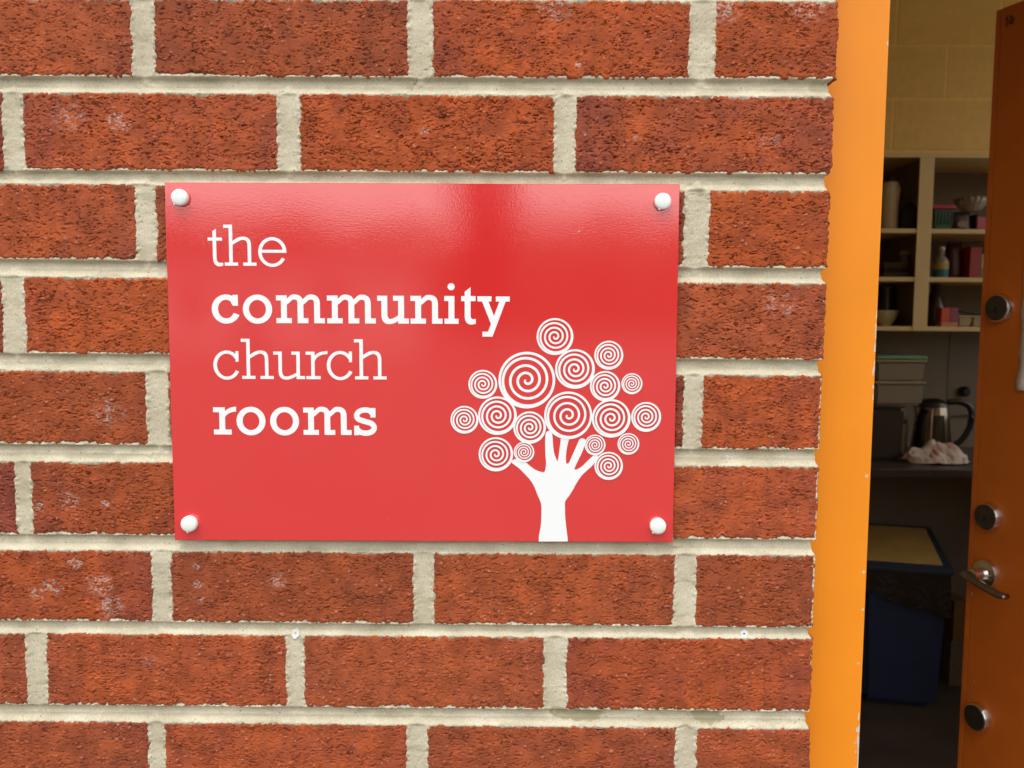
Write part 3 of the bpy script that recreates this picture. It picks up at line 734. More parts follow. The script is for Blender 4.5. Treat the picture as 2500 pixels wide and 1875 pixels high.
# ------------------------------------------------------------------ shell of the room behind the door
M_FLOOR = mat("brown_vinyl", (0.07, 0.05, 0.036), 0.45, noise=(6, .25))
M_CEIL = mat("ceiling_board", (0.66, 0.60, 0.45), 0.9, noise=(3, .05))
M_BLOCK = mat("cream_block_paint", (0.68, 0.44, 0.125), 0.62, noise=(30, .06), bump=(240, .5, .0016))  # block and joint cream yellowed to carry the warm indoor light
M_JOINT = mat("cream_joint_paint", (0.78, 0.51, 0.14), 0.62, noise=(40, .06), bump=(240, .4, .001))
M_INWALL = mat("cream_wall_paint", (0.74, 0.58, 0.32), 0.7, noise=(5, .05))
M_GROUND = mat("worn_paving", (0.115, 0.105, 0.09), 0.9, noise=(1.3, .2), bump=(90, .4, .004))
def st(o): o["kind"] = "structure"; return o
st(box("ground", -300, 300, -500, 0.1, -.4, 0.0, M_GROUND))
st(box("floor", -1.6, 2.65, .1, 2.75, -.4, .004, M_FLOOR))
st(box("ceiling", -1.6, 2.65, .1, 2.75, 2.90, 3.0, M_CEIL))
def inner(bm):
    bm_box(bm, -1.6, .262, .102, .22, .004, 2.90); bm_box(bm, 1.19, 2.4498, .03, .22, .004, 2.90); bm_box(bm, .2622, 1.1898, .102, .22, 2.08, 2.90)
    bm_box(bm, -1.6, -1.5, .2202, 2.6, .004, 2.90)
    # right-hand wall with an unseen high opening, added to light the room
    bm_box(bm, 2.45, 2.65, .2202, .5, .004, 2.90); bm_box(bm, 2.45, 2.65, 2.52, 2.5998, .004, 2.90); bm_box(bm, 2.45, 2.65, .5002, 2.5198, .004, 1.12); bm_box(bm, 2.45, 2.65, .5002, 2.5198, 2.60, 2.90)
st(build("inner_wall", inner, M_INWALL))
def facade(bm): bm_box(bm, 1.19, 2.65, 0, .0298, 0, 3.0)
st(build("facade_panel", facade, mat("facade_render", (.5, .42, .32), .9, noise=(8, .1))))
st(box("roof", -1.7, 2.7, .10, 2.9, 3.002, 3.10, mat("roof_sheet", (.2, .2, .21), .6, noise=(4, .1))))

bw = empty("block_wall", (0, 2.6, 0), "cream painted concrete block wall behind the kitchen shelves", "wall")
box("joint_bed", -1.5, 2.44, .0012, .15, .004, 2.90, M_JOINT, bw)
_bm = bmesh.new(); bm_box(_bm, 0, .3795, 0, .1, 0, .186, .002, 2); _bme = bpy.data.meshes.new("block"); bmesh.ops.recalc_face_normals(_bm, faces=_bm.faces); _bm.to_mesh(_bme); _bm.free()
_bme.materials.append(M_BLOCK)
for r in range(-2, 13):
    z = 2.429 - .194 * r
    for c in range(-1, 4):
        x = .655 + .388 * c + (.194 if r % 2 else 0)
        if z < 0.01 or z + .186 > 2.9: continue
        o = bpy.data.objects.new("block", _bme); COL.objects.link(o); o.parent = bw
        o.location = (x, rng.uniform(-.0006, .0006), z)

# ------------------------------------------------------------------ open door, swung into the room
door = empty("door", (1.10, .07, 0), "open orange door with steel locks swung into the kitchen", "door", rz=math.atan2(.78, -.253))
M_DOOR = mat("dimmed_orange_paint", (0.55, 0.130, 0.012), 0.36, spec=0.4, noise=(14, .07), bump=(220, .12, .0012))  # the frame's orange, darkened to carry the indoor dimness
M_STEEL = mat("satin_steel", (0.78, 0.77, 0.74), 0.14, 1.0, noise=(60, .06))
M_STEELL = mat("darker_steel", (0.30, 0.28, 0.25), 0.26, 1.0, noise=(60, .1))  # a darker steel for the lever
M_STEELD = mat("dark_reflection_steel", (0.09, 0.08, 0.07), 0.3, 0.8, noise=(80, .15))  # dark reflection in the chrome is put into this colour
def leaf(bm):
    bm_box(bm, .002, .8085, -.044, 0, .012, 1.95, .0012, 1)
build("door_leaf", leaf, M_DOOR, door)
box("edge_lipping", .8095, .820, -.044, -.0003, .012, 1.95, mat("dimmed_lipping_paint", (0.56, 0.13, 0.012), .4, noise=(30, .08)), door, .001)  # edge strip in the same dimmed orange as the leaf
def lock(z, part):
    e = bpy.data.objects.new("lock_cylinder", None); COL.objects.link(e); e.parent = door; e.location = (.775, 0, z); e.empty_display_size = .02
    e["label"] = part
    prof = [(.0262, .0), (.0262, .003), (.0245, .0105), (.0236, .0125), (.019, .0136)]
    lathe("rose", [(r, h) for r, h in prof], M_STEEL, e, 0, 0, 40, 'Y')
    lathe("plug", [(.0226, .0120), (.0222, .0142), (.009, .0143)], M_STEELD, e, 0, 0, 32, 'Y')  # widened disc that paints the dark room mirrored in the lock face
    def fn(bm):
        bm_box(bm, -.0013, .0013, .0138, .0147, -.0085, -.0005)
        bm_lathe(bm, [(.0022, .0138), (.0022, .0147)], 0, -.001, 12, 'Y')
    build("keyhole", fn, M_DARK, e)
lock(1.4268, "topmost round steel lock"); lock(1.0537, "round steel lock just above the lever"); lock(.6802, "lowest round steel lock")
he = bpy.data.objects.new("lever_handle", None); COL.objects.link(he); he.parent = door; he.location = (.775, 0, .9485); he.empty_display_size = .02
lathe("rose", [(.0262, 0), (.0262, .004), (.0245, .0095), (.022, .0108), (.006, .011)], M_STEEL, he, 0, 0, 40, 'Y')
lathe("neck", [(.0125, .009), (.0118, .02), (.0112, .028), (.0110, .036)], M_STEEL, he, 0, 0, 24, 'Y')
lv = [(.016, .0385, -.001), (.004, .039, -.004), (-.018, .0385, -.0095), (-.040, .0375, -.0140), (-.056, .036, -.0172), (-.066, .035, -.0176), (-.072, .0345, -.0168)]
tube("lever", spline(lv, 5), [0.0105] * 26 + [.0090] * 5, M_STEELL, he, 12, .55)
def scuffs(bm):
    rr = random.Random(4)
    for k in range(26):     # dark pen-like scuffs near the top corner
        x = .790 + rr.uniform(-.008, .008); z = 1.924 + rr.uniform(-.007, .007)
        a = rr.uniform(.3, 2.6); l = rr.uniform(.002, .005)
        p = Vector((x, .0003 + k * .00001, z)); d = Vector((math.cos(a), 0, math.sin(a))) * l; nn = Vector((-math.sin(a), 0, math.cos(a))) * .0007
        bm.faces.new([bm.verts.new(p - d - nn), bm.verts.new(p + d - nn), bm.verts.new(p + d + nn), bm.verts.new(p - d + nn)])
o = build("scuff_mark", scuffs, mat("dark_scuff", (.03, .02, .015), .7), door)
def chips(bm):
    rr = random.Random(9)
    for x, z, s in [(.800, .925, .004), (.794, .924, .003), (.806, .900, .005), (.803, .988, .002), (.8, .70, .002), (.79, .74, .003)]:
        n = 7; y = .0004 + .00002 * len(bm.verts)
        bm.faces.new([bm.verts.new((x + s * rr.uniform(.4, .8) * .6 * math.cos(2 * math.pi * k / n), y, z + s * rr.uniform(.6, 1.2) * math.sin(2 * math.pi * k / n))) for k in range(n)])
build("paint_chip", chips, mat("bare_primer", (.55, .38, .28), .7), door)
# a paper notice taped to the door, most of it beyond the picture
paper = empty("paper_notice", (1.10, .07, 0), "white paper notice fixed to the orange door at the photo's right edge", "notice", rz=door.rotation_euler.z)
M_PAPER = mat("notice_paper", (.82, .81, .78), .8, noise=(20, .03))
def sheet(bm):
    nx, nz = 16, 24; vs_ = {}
    for i in range(nx + 1):
        for j in range(nz + 1):
            u = .7318 - .21 * i / nx; z = 1.2855 + .297 * j / nz
            y = .0012 + .0006 * math.exp(-((i / 2.2) ** 2)) * (1 + .6 * math.sin(j * .8)) + (.005 * math.exp(-(i ** 2 + j ** 2) / 3.0))
            if i == 0: u += .0012 * math.sin(j * 1.3) + (.0015 if j == 5 else 0) + (-.003 if j == 0 else 0)
            vs_[i, j] = bm.verts.new((u, y, z))
    for i in range(nx):
        for j in range(nz): bm.faces.new((vs_[i, j], vs_[i + 1, j], vs_[i + 1, j + 1], vs_[i, j + 1]))
po = build("sheet", sheet, M_PAPER, paper, True)
md = po.modifiers.new("thickness", 'SOLIDIFY'); md.thickness = .0003

# ------------------------------------------------------------------ kitchen shelves
M_CARC = mat("cream_shelf_paint", (0.62, 0.45, 0.20), 0.5, noise=(12, .06))  # shelf cream made yellower, with the room's warm light in it
M_CARCI = mat("shaded_shelf_paint", (0.155, 0.105, 0.055), 0.6, noise=(12, .08))  # the cream darkened: shade of the recesses put into the colour
cab = empty("wall_cupboard", (0, 0, 0), "open cream wall shelves full of kitchen things above the worktop", "cupboard")
CX0, CX1, CF, CB = .95, 2.25, 2.30, 2.594
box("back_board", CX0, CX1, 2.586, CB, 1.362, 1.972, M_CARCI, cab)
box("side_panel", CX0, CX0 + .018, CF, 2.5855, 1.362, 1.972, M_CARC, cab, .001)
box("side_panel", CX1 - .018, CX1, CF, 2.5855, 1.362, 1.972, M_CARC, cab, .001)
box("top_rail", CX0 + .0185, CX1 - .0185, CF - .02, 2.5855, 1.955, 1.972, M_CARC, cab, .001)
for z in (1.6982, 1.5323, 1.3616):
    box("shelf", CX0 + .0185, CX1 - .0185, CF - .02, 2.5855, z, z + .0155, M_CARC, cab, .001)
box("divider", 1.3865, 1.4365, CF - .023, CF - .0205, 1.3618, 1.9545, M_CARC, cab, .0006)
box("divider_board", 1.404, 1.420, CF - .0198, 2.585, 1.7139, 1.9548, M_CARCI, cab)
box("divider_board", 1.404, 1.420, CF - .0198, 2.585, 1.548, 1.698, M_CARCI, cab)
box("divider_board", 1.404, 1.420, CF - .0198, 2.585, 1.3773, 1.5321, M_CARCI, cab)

def sm(r, g, b, rough=.5, **k): return mat("goods_%d_%d_%d" % (r, g, b), tuple(c * .78 for c in lin(r, g, b)[:3]), rough, noise=(40, .08), **k)
S1, S2, S3 = 1.7139, 1.5480, 1.3773
YI = 2.37
# top shelf
e = empty("flask", (1.331, YI, S1), "tall cream vacuum flask with dark cap on the top shelf", "flask")
lathe("flask_body", [(.026, 0), (.027, .004), (.027, .10), (.030, .115), (.031, .14), (.026, .165), (.022, .171)], sm(226, 214, 184, .35), e)
lathe("cap", [(.0225, .1712), (.0235, .174), (.0235, .184), (.021, .187)], sm(40, 28, 22, .5), e)
tube("carry_loop", [(.029, -.004, .135), (.036, -.006, .13), (.038, -.006, .115), (.034, -.004, .105), (.027, -.003, .10)], .003, sm(52, 38, 30), e)
e = empty("lunch_bag", (1.385, YI, S1), "black sloping lunch bag beside the cream flask", "bag")
def wedge(bm):
    pts = [(-.027, 0), (.024, 0), (.024, .086), (-.005, .08), (-.027, .066)]
    a = [bm.verts.new((x, -.05, z)) for x, z in pts]; b = [bm.verts.new((x, .08, z)) for x, z in pts]
    bm.faces.new(a); bm.faces.new(b[::-1])
    for k in range(5): bm.faces.new((a[k], b[k], b[(k + 1) % 5], a[(k + 1) % 5]))
    bmesh.ops.bevel(bm, geom=bm.edges[:], offset=.006, segments=3, affect='EDGES')
build("bag_body", wedge, sm(38, 31, 28, .7), e); tube("bag_handle", [(-.012, -.02, .075), (-.008, -.03, .092), (.006, -.03, .096), (.012, -.02, .083)], .003, sm(25, 21, 20), e)
e = empty("plastic_tub", (1.500, YI, S1), "dark green tub with a pink lid next to the shelf divider", "tub")
def taper(bm, wx, wy, h, k=.88, bev=.006):
    r = bmesh.ops.create_cube(bm, size=1.0)
    for v in r["verts"]:
        f = k if v.co.z < 0 else 1
        v.co = Vector((v.co.x * wx * f, v.co.y * wy * f, (v.co.z + .5) * h))
    bmesh.ops.bevel(bm, geom=bm.edges[:], offset=bev, segments=2, affect='EDGES')
build("tub_body", lambda bm: taper(bm, .074, .09, .073), sm(44, 92, 72, .4), e)
box("lid", -.042, .042, -.049, .049, .0735, .086, sm(196, 44, 72, .4), e, .004)
for k in range(6): box("rib", -.030 + .012 * k - .0015, -.030 + .012 * k + .0015, -.0465, -.0435, .02, .066, sm(40, 84, 66), e)
def pouch_mesh(bm, w, d, h, seed):
    rr = np.random.RandomState(seed); nx, nz = 10, 8
    F, Bk = {}, {}
    for i in range(nx + 1):
        for j in range(nz + 1):
            u, v = i / nx * 2 - 1, j / nz
            bulge = d / 2 * max(0, 1 - u ** 4) * (1 - v ** 2.2) ** .5 + .001
            wob = rr.uniform(-.0015, .0015)
            F[i, j] = bm.verts.new((u * w / 2 * (1 - .12 * v), -bulge + wob, v * h)); Bk[i, j] = bm.verts.new((u * w / 2 * (1 - .12 * v), bulge + wob, v * h))
    for i in range(nx):
        for j in range(nz):
            bm.faces.new((F[i, j], F[i + 1, j], F[i + 1, j + 1], F[i, j + 1])); bm.faces.new((Bk[i, j], Bk[i, j + 1], Bk[i + 1, j + 1], Bk[i + 1, j]))
    for j in range(nz):
        bm.faces.new((F[0, j], F[0, j + 1], Bk[0, j + 1], Bk[0, j])); bm.faces.new((F[nx, j], Bk[nx, j], Bk[nx, j + 1], F[nx, j + 1]))
    for i in range(nx):
        bm.faces.new((F[i, 0], Bk[i, 0], Bk[i + 1, 0], F[i + 1, 0])); bm.faces.new((F[i, nz], F[i + 1, nz], Bk[i + 1, nz], Bk[i, nz]))
e = empty("food_pouch", (1.575, YI, S1), "dark maroon food pouch with a pale print, right of the green tub", "pouch")
build("pouch_body", lambda bm: pouch_mesh(bm, .086, .06, .068, 2), sm(52, 22, 24, .4), e, True)
def pr(bm):
    bm_lathe(bm, [(.019, -.0295), (.019, -.0305)], 0, .024, 24, 'Y')
o = build("pale_print", pr, sm(150, 118, 86, .6), e); o.scale = (1, 1.02, .62); o.location = (0, -.001, .008)
e = empty("sweet_packet", (1.651, YI, S1), "magenta packet with a pink front beside the maroon pouch", "packet")
box("packet_body", -.030, .035, -.03, .04, 0, .058, sm(70, 22, 44, .4), e, .004)
box("pink_front", -.026, .035, -.0325, -.0303, .008, .048, sm(196, 84, 104, .5), e, .0005)
e = empty("fluted_dish", (1.622, YI + .01, S1 + .0695), "pale fluted glass dish resting on top of the packets", "dish")
def flute(bm):
    n = 72; rings = []
    for r, h in [(.028, 0), (.030, .001), (.045, .022), (.057, .046), (.060, .047), (.047, .024), (.031, .004), (.001, .003)]:
        rings.append([bm.verts.new(((r * (1 + (.035 if h > .01 else 0) * math.cos(18 * 2 * math.pi * k / n))) * math.cos(2 * math.pi * k / n), (r * (1 + (.035 if h > .01 else 0) * math.cos(18 * 2 * math.pi * k / n))) * math.sin(2 * math.pi * k / n), h + (.002 * math.cos(18 * 2 * math.pi * k / n) if h > .03 else 0))) for k in range(n)])
    for a, b in zip(rings, rings[1:]):
        for k in range(n): bm.faces.new((a[k], a[(k + 1) % n], b[(k + 1) % n], b[k]))
    bm.faces.new(rings[0][::-1])
M_GLASS = mat("pale_glass", (0.55, .5, .44), .12); M_GLASS.node_tree.nodes["Principled BSDF"].inputs["Transmission Weight"].default_value = .55
build("bowl", flute, M_GLASS, e, True)
# middle shelf
for k, (z, c) in enumerate([(0, (78, 64, 48)), (.017, (34, 26, 22)), (.034, (92, 74, 50))]):
    e = empty("baking_tray", (1.335, YI, S2 + z), ["lowest brown baking tray in the stack on the middle shelf", "dark baking tray in the middle of the shelf stack", "tan baking tray on top of the shelf stack"][k], "tray", "baking trays stacked on the middle shelf")
    build("tray_body", lambda bm: taper(bm, .086, .12, .014, .9, .002), sm(*c, .35), e)
    box("tray_rim", -.0445, .0445, -.0615, .0615, .0142, .0165, sm(*c, .35), e, .001)
e = empty("storage_jar", (1.392, YI, S2), "grey storage jar with a flat lid beside the divider", "jar")
lathe("jar_body", [(.020, 0), (.021, .003), (.021, .075), (.018, .082)], sm(96, 84, 68, .25), e); lathe("lid", [(.0215, .0825), (.022, .085), (.022, .094), (.0205, .097)], sm(150, 132, 104, .4), e)
e = empty("glass_bottle", (1.520, YI, S2), "clear glass bottle with a yellow and teal label", "bottle")
lathe("bottle_body", [(.024, 0), (.0255, .004), (.0255, .062), (.018, .073), (.0105, .08), (.0105, .098)], M_GLASS, e)
lathe("stopper", [(.0115, .0985), (.0125, .1), (.0125, .11), (.009, .113)], mat("bright_cap", (.7, .68, .62), .2, .8), e)
lathe("teal_label", [(.0260, .006), (.0262, .007), (.0262, .030), (.0260, .031)], sm(40, 108, 124, .5), e); lathe("yellow_label", [(.0260, .0315), (.0262, .032), (.0262, .056), (.0260, .057)], sm(186, 160, 84, .5), e)
e = empty("crisp_packet", (1.575, YI + .02, S2), "dark red packet standing between the glass bottle and red carton", "packet")
build("packet_body", lambda bm: pouch_mesh(bm, .062, .05, .128, 5), sm(78, 14, 12, .4), e, True); box("packet_seal", -.027, .027, -.001, .001, .1275, .134, sm(88, 20, 16), e)
e = empty("red_carton", (1.623, YI, S2), "plain red carton on the middle shelf", "carton")
box("carton_body", -.021, .021, -.04, .04, 0, .108, sm(158, 26, 14, .5), e, .0015); box("carton_flap", -.020, .020, -.041, .0, .1083, .1095, sm(140, 22, 12), e)
e = empty("juice_carton", (1.668, YI, S2), "green and cream carton partly hidden by the orange door", "carton")
box("green_panel", -.022, .03, -.035, .035, 0, .036, sm(40, 130, 62, .5), e, .001); box("cream_panel", -.022, .03, -.0348, .0348, .0362, .085, sm(186, 176, 128, .5), e, .001)
lathe("cap", [(.012, .0853), (.012, .1)], sm(30, 84, 50), e)
# bottom shelf
e = empty("mixing_bowl", (1.331, YI, S3), "cream mixing bowl at the left of the lowest shelf", "bowl")
lathe("bowl_body", [(.020, 0), (.021, .004), (.032, .02), (.040, .040), (.0425, .056), (.0405, .056), (.037, .040), (.028, .019), (.002, .008)], sm(214, 204, 166, .35), e); lathe("foot_ring", [(.0195, -.0), (.0215, .001), (.0212, .0035)], sm(204, 194, 156), e)
e = empty("glass_jug", (1.372, YI + .09, S3), "dark glass jug behind the cream mixing bowl", "jug")
lathe("jug_body", [(.030, 0), (.033, .01), (.034, .06), (.028, .11), (.030, .143), (.027, .143), (.025, .11), (.03, .06), (.002, .006)], sm(40, 42, 48, .15), e)
tube("jug_handle", spline([(.028, -.01, .125), (.048, -.012, .12), (.052, -.012, .085), (.045, -.012, .05), (.033, -.01, .035)], 5), .0045, sm(40, 42, 48, .2), e)
e = empty("spice_bottle", (1.522, YI + .03, S3), "dark pear shaped bottle behind the pink and orange packet", "bottle")
lathe("bottle_body", [(.038, 0), (.040, .006), (.039, .045), (.030, .085), (.020, .115), (.016, .14)], sm(52, 26, 18, .25), e); lathe("cap", [(.0175, .1402), (.0175, .150), (.015, .152)], sm(30, 18, 15), e)
e = empty("biscuit_packet", (1.534, YI - .035, S3), "orange and pink packet at the front of the lowest shelf", "packet")
box("orange_panel", -.030, .0, -.018, .018, .016, .066, sm(214, 78, 46, .4), e, .002); box("pink_panel", .0003, .030, -.018, .018, .016, .066, sm(150, 58, 96, .4), e, .002); box("pale_band", -.030, .030, -.0185, .0185, 0, .0157, sm(206, 134, 100, .4), e, .001)
for k, (x, w, lab) in enumerate([(1.599, .050, "small pale tub right of the pink and orange packet"), (1.652, .056, "small pale tub on the lowest shelf nearest the orange door")]):
    e = empty("small_tub", (x, YI, S3), lab, "tub", "pale tubs on the lowest shelf")
    build("tub_body", lambda bm: taper(bm, w, .07, .033, .85, .004), sm(176, 160, 124, .45), e); box("lid", -w / 2 - .001, w / 2 + .001, -.0365, .0365, .0335, .0385, sm(190, 176, 140), e, .002)
e = empty("kitchen_tongs", (1.622, YI - .01, S3 + .0387), "black kitchen tongs lying across the two pale tubs", "tongs")
tube("tong_arm", spline([(-.045, 0, .018), (-.02, -.006, .012), (.015, -.008, .006), (.05, -.006, .006)], 5), .0042, sm(24, 22, 20), e, 8, .6)
tube("tong_arm", spline([(-.045, .004, .019), (-.02, .012, .014), (.015, .016, .007), (.05, .012, .0065)], 5), .0042, sm(24, 22, 20), e, 8, .6)

# ------------------------------------------------------------------ worktop and what stands on it
sb = empty("splashback", (0, 2.58, 0), "dull brown splashback panel between worktop and wall shelves, shade put into its colour", "splashback")
box("splash_panel", .75, 2.43, 0, .0145, .9095, 1.3605, mat("shaded_splash_panel", (0.16, 0.125, 0.085), .35, noise=(5, .1)), sb)  # grey-brown wall and the shade lying on it, both in this colour
for k in range(3): box("panel_trim", .75 + .62 * k + .3, .75 + .62 * k + .306, -.002, -.0002, .9095, 1.3605, mat("panel_trim_strip", (.13, .10, .07), .4, noise=(9, .1)), sb)
ct = empty("worktop", (0, 0, 0), "dark brown kitchen worktop under the wall shelves", "worktop")
M_TOP = mat("dark_laminate", (0.035, 0.024, 0.018), .35, noise=(25, .3))
box("top_slab", .7, 2.44, 2.10, 2.593, .878, .908, M_TOP, ct, .003)
box("support_panel", .7, .72, 2.14, 2.59, .005, .8775, M_CARCI, ct); box("support_panel", 2.3, 2.32, 2.14, 2.59, .005, .8775, M_CARCI, ct)
box("back_panel", .721, 2.299, 2.575, 2.592, .005, .8775, mat("grey_back_panel", (0.17, 0.155, 0.13), .6, noise=(6, .12)), ct)
CT = .9085
e = empty("bread_bin", (1.30, 2.36, CT), "dark brown bread bin under the clear tubs, beside the door frame", "bread bin")
build("bin_body", lambda bm: taper(bm, .135, .20, .185, .97, .012), sm(48, 33, 22, .4), e); box("lid", -.0685, .0685, -.102, .102, .1855, .194, sm(48, 35, 24, .4), e, .004)
M_FROST = mat("frosted_plastic", (.34, .29, .21), .35); M_FROST.node_tree.nodes["Principled BSDF"].inputs["Transmission Weight"].default_value = .35
for k, (z, h) in enumerate([(.195, .075), (.2775, .068)]):
    e = empty("storage_box", (1.345, 2.36, CT + z), ["clear plastic storage box under the one with a green lid", "clear plastic storage box with a green lid at the top of the stack"][k], "storage box", "clear storage boxes stacked on the worktop")
    build("box_body", lambda bm: taper(bm, .172, .20, h, .95, .008), M_FROST, e)
    box("box_rim", -.089, .089, -.103, .103, h + .0003, h + .0068, sm(176, 160, 122, .4), e, .002)
    if k: build("lid", lambda bm: (bm_box(bm, -.09, .09, -.104, .104, h + .0071, h + .022, .006, 3)), sm(112, 150, 110, .45), e)
e = empty("milk_bottle", (1.425, 2.43, CT), "white milk bottle with red and green marks behind the kettle", "bottle")
lathe("bottle_body", [(.026, 0), (.028, .005), (.028, .12), (.022, .145), (.015, .158), (.015, .168)], sm(222, 214, 190, .4), e); lathe("cap", [(.0165, .1683), (.0165, .18), (.015, .182)], sm(204, 150, 70, .4), e)
box("red_label", -.022, -.008, -.0300, -.0275, .065, .092, sm(190, 30, 22), e); box("red_logo_patch", -.018, -.005, -.0300, -.0275, .108, .128, sm(180, 70, 54), e); box("green_label", .002, .013, -.0298, -.0272, .112, .126, sm(50, 96, 40), e)
# kettle
ke = empty("kettle", (1.510, 2.36, CT), "stainless steel jug kettle with black lid and handle on the worktop", "kettle")
ke.scale = (1.07, 1.07, 1.07)
M_KST = mat("kettle_steel", (.21, .175, .13), .2, 1.0, noise=(30, .06)); M_KBL = sm(22, 18, 16, .35)
lathe("kettle_base", [(.066, 0), (.068, .004), (.068, .018), (.064, .022)], M_KBL, ke, n=40)
lathe("kettle_body", [(.063, .0225), (.0635, .026), (.060, .07), (.054, .12), (.049, .165), (.047, .17)], M_KST, ke, n=48)
lathe("kettle_lid", [(.0485, .1703), (.0475, .178), (.040, .188), (.022, .195), (.010, .197)], M_KBL, ke, n=40)
def spout(bm):
    a = [(-.042, -.016, .168), (-.042, .016, .168), (-.050, .008, .125), (-.050, -.008, .125)]; b = [(-.066, -.007, .172), (-.066, .007, .172), (-.056, .004, .14), (-.056, -.004, .14)]
    A = [bm.verts.new(p) for p in a]; B_ = [bm.verts.new(p) for p in b]
    for k in range(4): bm.faces.new((A[k], A[(k + 1) % 4], B_[(k + 1) % 4], B_[k]))
    bm.faces.new(A[::-1]); bm.faces.new(B_)
    bmesh.ops.bevel(bm, geom=bm.edges[:], offset=.003, segments=2, affect='EDGES')
build("spout", spout, M_KST, ke)
tube("handle", spline([(.040, -.02, .186), (.075, -.024, .188), (.105, -.028, .176), (.117, -.028, .145), (.112, -.026, .10), (.092, -.022, .06), (.070, -.018, .042)], 6), [.0075] * 37, M_KBL, ke, 12, 1.35)
def gauge(bm):
    rr = []
    for j in range(8):
        z = .055 + .09 * j / 7; r = .0602 - (.0602 - .050) * (z - .06) / .095 + .0018
        rr.append([bm.verts.new((r * math.sin(a), -r * math.cos(a), z)) for a in np.linspace(-.42, .30, 9)])
    for a, b in zip(rr, rr[1:]):
        for k in range(8): bm.faces.new((a[k], a[k + 1], b[k + 1], b[k]))
build("water_window", gauge, sm(44, 36, 30, .1), ke, True)
tag(tube("kettle_cable", spline([(1.59, 2.42, CT + .09), (1.64, 2.50, CT + .125), (1.72, 2.56, CT + .126), (1.80, 2.56, CT + .128), (1.83, 2.577, CT + .15)], 6), .0035, M_KBL), "black kettle cable running along the back wall", "cable")
tag(lathe("wall_socket_plug", [(.020, 0), (.020, -.018), (.012, -.030)], M_KBL, None, 0, 0, 20, 'Y'), "small dark plug on the wall above the kettle cable", "plug")
bpy.data.objects["wall_socket_plug"].location = (1.732, 2.5795, 1.126)
# crumpled tea towel
def towel(bm):
    nx, ny = 64, 36; G = {}
    x = np.linspace(-1, 1, nx + 1)[:, None].repeat(ny + 1, 1); y = np.linspace(-1, 1, ny + 1)[None, :].repeat(nx + 1, 0)
    h = .066 * np.exp(-np.abs((x + .10) / .42) ** 1.7 - ((y - .1) / .75) ** 2) + .042 * np.exp(-np.abs((x - .55) / .36) ** 2 - (y / .7) ** 2) + .026 * np.exp(-((x + .75) / .3) ** 2 - (y / .6) ** 2)
    fold = np.abs(gnoise(x * 2.6 + .6 * y + 3.1, y * 1.4 + .8 * x, 41)) + .5 * np.abs(gnoise(x * 4.6 - y, y * 2.4 + 2 * x, 43))
    h = h * .88 * (1.2 - .55 * np.exp(-(fold / .10) ** 2)) + .012 * fold + .0025
    rr = 1 + .16 * fbm(x * 1.6, y * 1.6, 44, 2)
    X = x * .108 * rr * (1 - .12 * y * y); Y = y * .060 * rr * (1 - .35 * x ** 2)
    edge = np.maximum(np.abs(x), np.abs(y)); h = np.where(edge > .9, h * .35, h)
    for i in range(nx + 1):
        for j in range(ny + 1): G[i, j] = bm.verts.new((X[i, j], Y[i, j], max(h[i, j], .0015)))
    for i in range(nx):
        for j in range(ny): bm.faces.new((G[i, j], G[i + 1, j], G[i + 1, j + 1], G[i, j + 1]))
M_TOWEL = mat("tea_towel_cloth", (.5, .42, .36), .9, bump=(500, .3, .001))
_n = M_TOWEL.node_tree; _tc = _n.nodes.new("ShaderNodeTexCoord"); _w = _n.nodes.new("ShaderNodeTexNoise"); _w.inputs["Scale"].default_value = 26; _w.inputs["Detail"].default_value = 1
_n.links.new(_tc.outputs["Object"], _w.inputs["Vector"]); _c = _n.nodes.new("ShaderNodeValToRGB"); _c.color_ramp.elements[0].color = (.42, .26, .21, 1); _c.color_ramp.elements[0].position = .36; _c.color_ramp.elements[1].color = (.50, .42, .36, 1); _c.color_ramp.elements[1].position = .5
_n.links.new(_w.outputs[0], _c.inputs[0]); _n.links.new(_c.outputs[0], _n.nodes["Principled BSDF"].inputs["Base Color"])
to = tag(build("tea_towel", towel, M_TOWEL, None, True), "crumpled pale tea towel lying in front of the kettle", "tea towel")
to.location = (1.468, 2.235, CT); to.rotation_euler = (0, 0, R(-4))

# ------------------------------------------------------------------ bin and boxes below the worktop
bn = empty("rubbish_bin", (1.437, 2.415, .004), "tall blue rubbish bin with a yellow topped sloping lid", "bin", rz=R(-14))
M_BLUE = mat("navy_bin_plastic", (0.024, 0.042, 0.125), .5, noise=(20, .1), bump=(300, .1, .001)); M_BLID = mat("blue_lid_plastic", (0.035, 0.055, 0.10), .5, noise=(20, .1)); M_YEL = mat("mustard_lid_plastic", (0.66, 0.43, 0.135), .6, noise=(15, .08))
build("bin_body", lambda bm: taper(bm, .292, .285, .50, .86, .022), M_BLUE, bn)
def lidf(bm):
    P = [(-.156, -.158, .503), (.156, -.158, .503), (.156, .150, .503), (-.156, .150, .503), (-.156, -.158, .522), (.156, -.158, .522), (.135, .150, .606), (-.150, .150, .606)]
    v = [bm.verts.new(p) for p in P]
    for f in ((0, 3, 2, 1), (4, 5, 6, 7), (0, 1, 5, 4), (1, 2, 6, 5), (2, 3, 7, 6), (3, 0, 4, 7)): bm.faces.new([v[i] for i in f])
    bmesh.ops.bevel(bm, geom=bm.edges[:], offset=.006, segments=2, affect='EDGES')
build("lid", lidf, M_BLID, bn)
def insetf(bm):
    z = lambda y: .5235 + (.6065 - .522) * (y + .158) / .308
    P = [(-.128, -.130), (.120, -.130), (.112, .118), (-.128, .118)]
    a = [bm.verts.new((x, y, z(y))) for x, y in P]; b = [bm.verts.new((x, y, z(y) + .004)) for x, y in P]
    bm.faces.new(b); bm.faces.new(a[::-1])
    for k in range(4): bm.faces.new((a[k], a[(k + 1) % 4], b[(k + 1) % 4], b[k]))
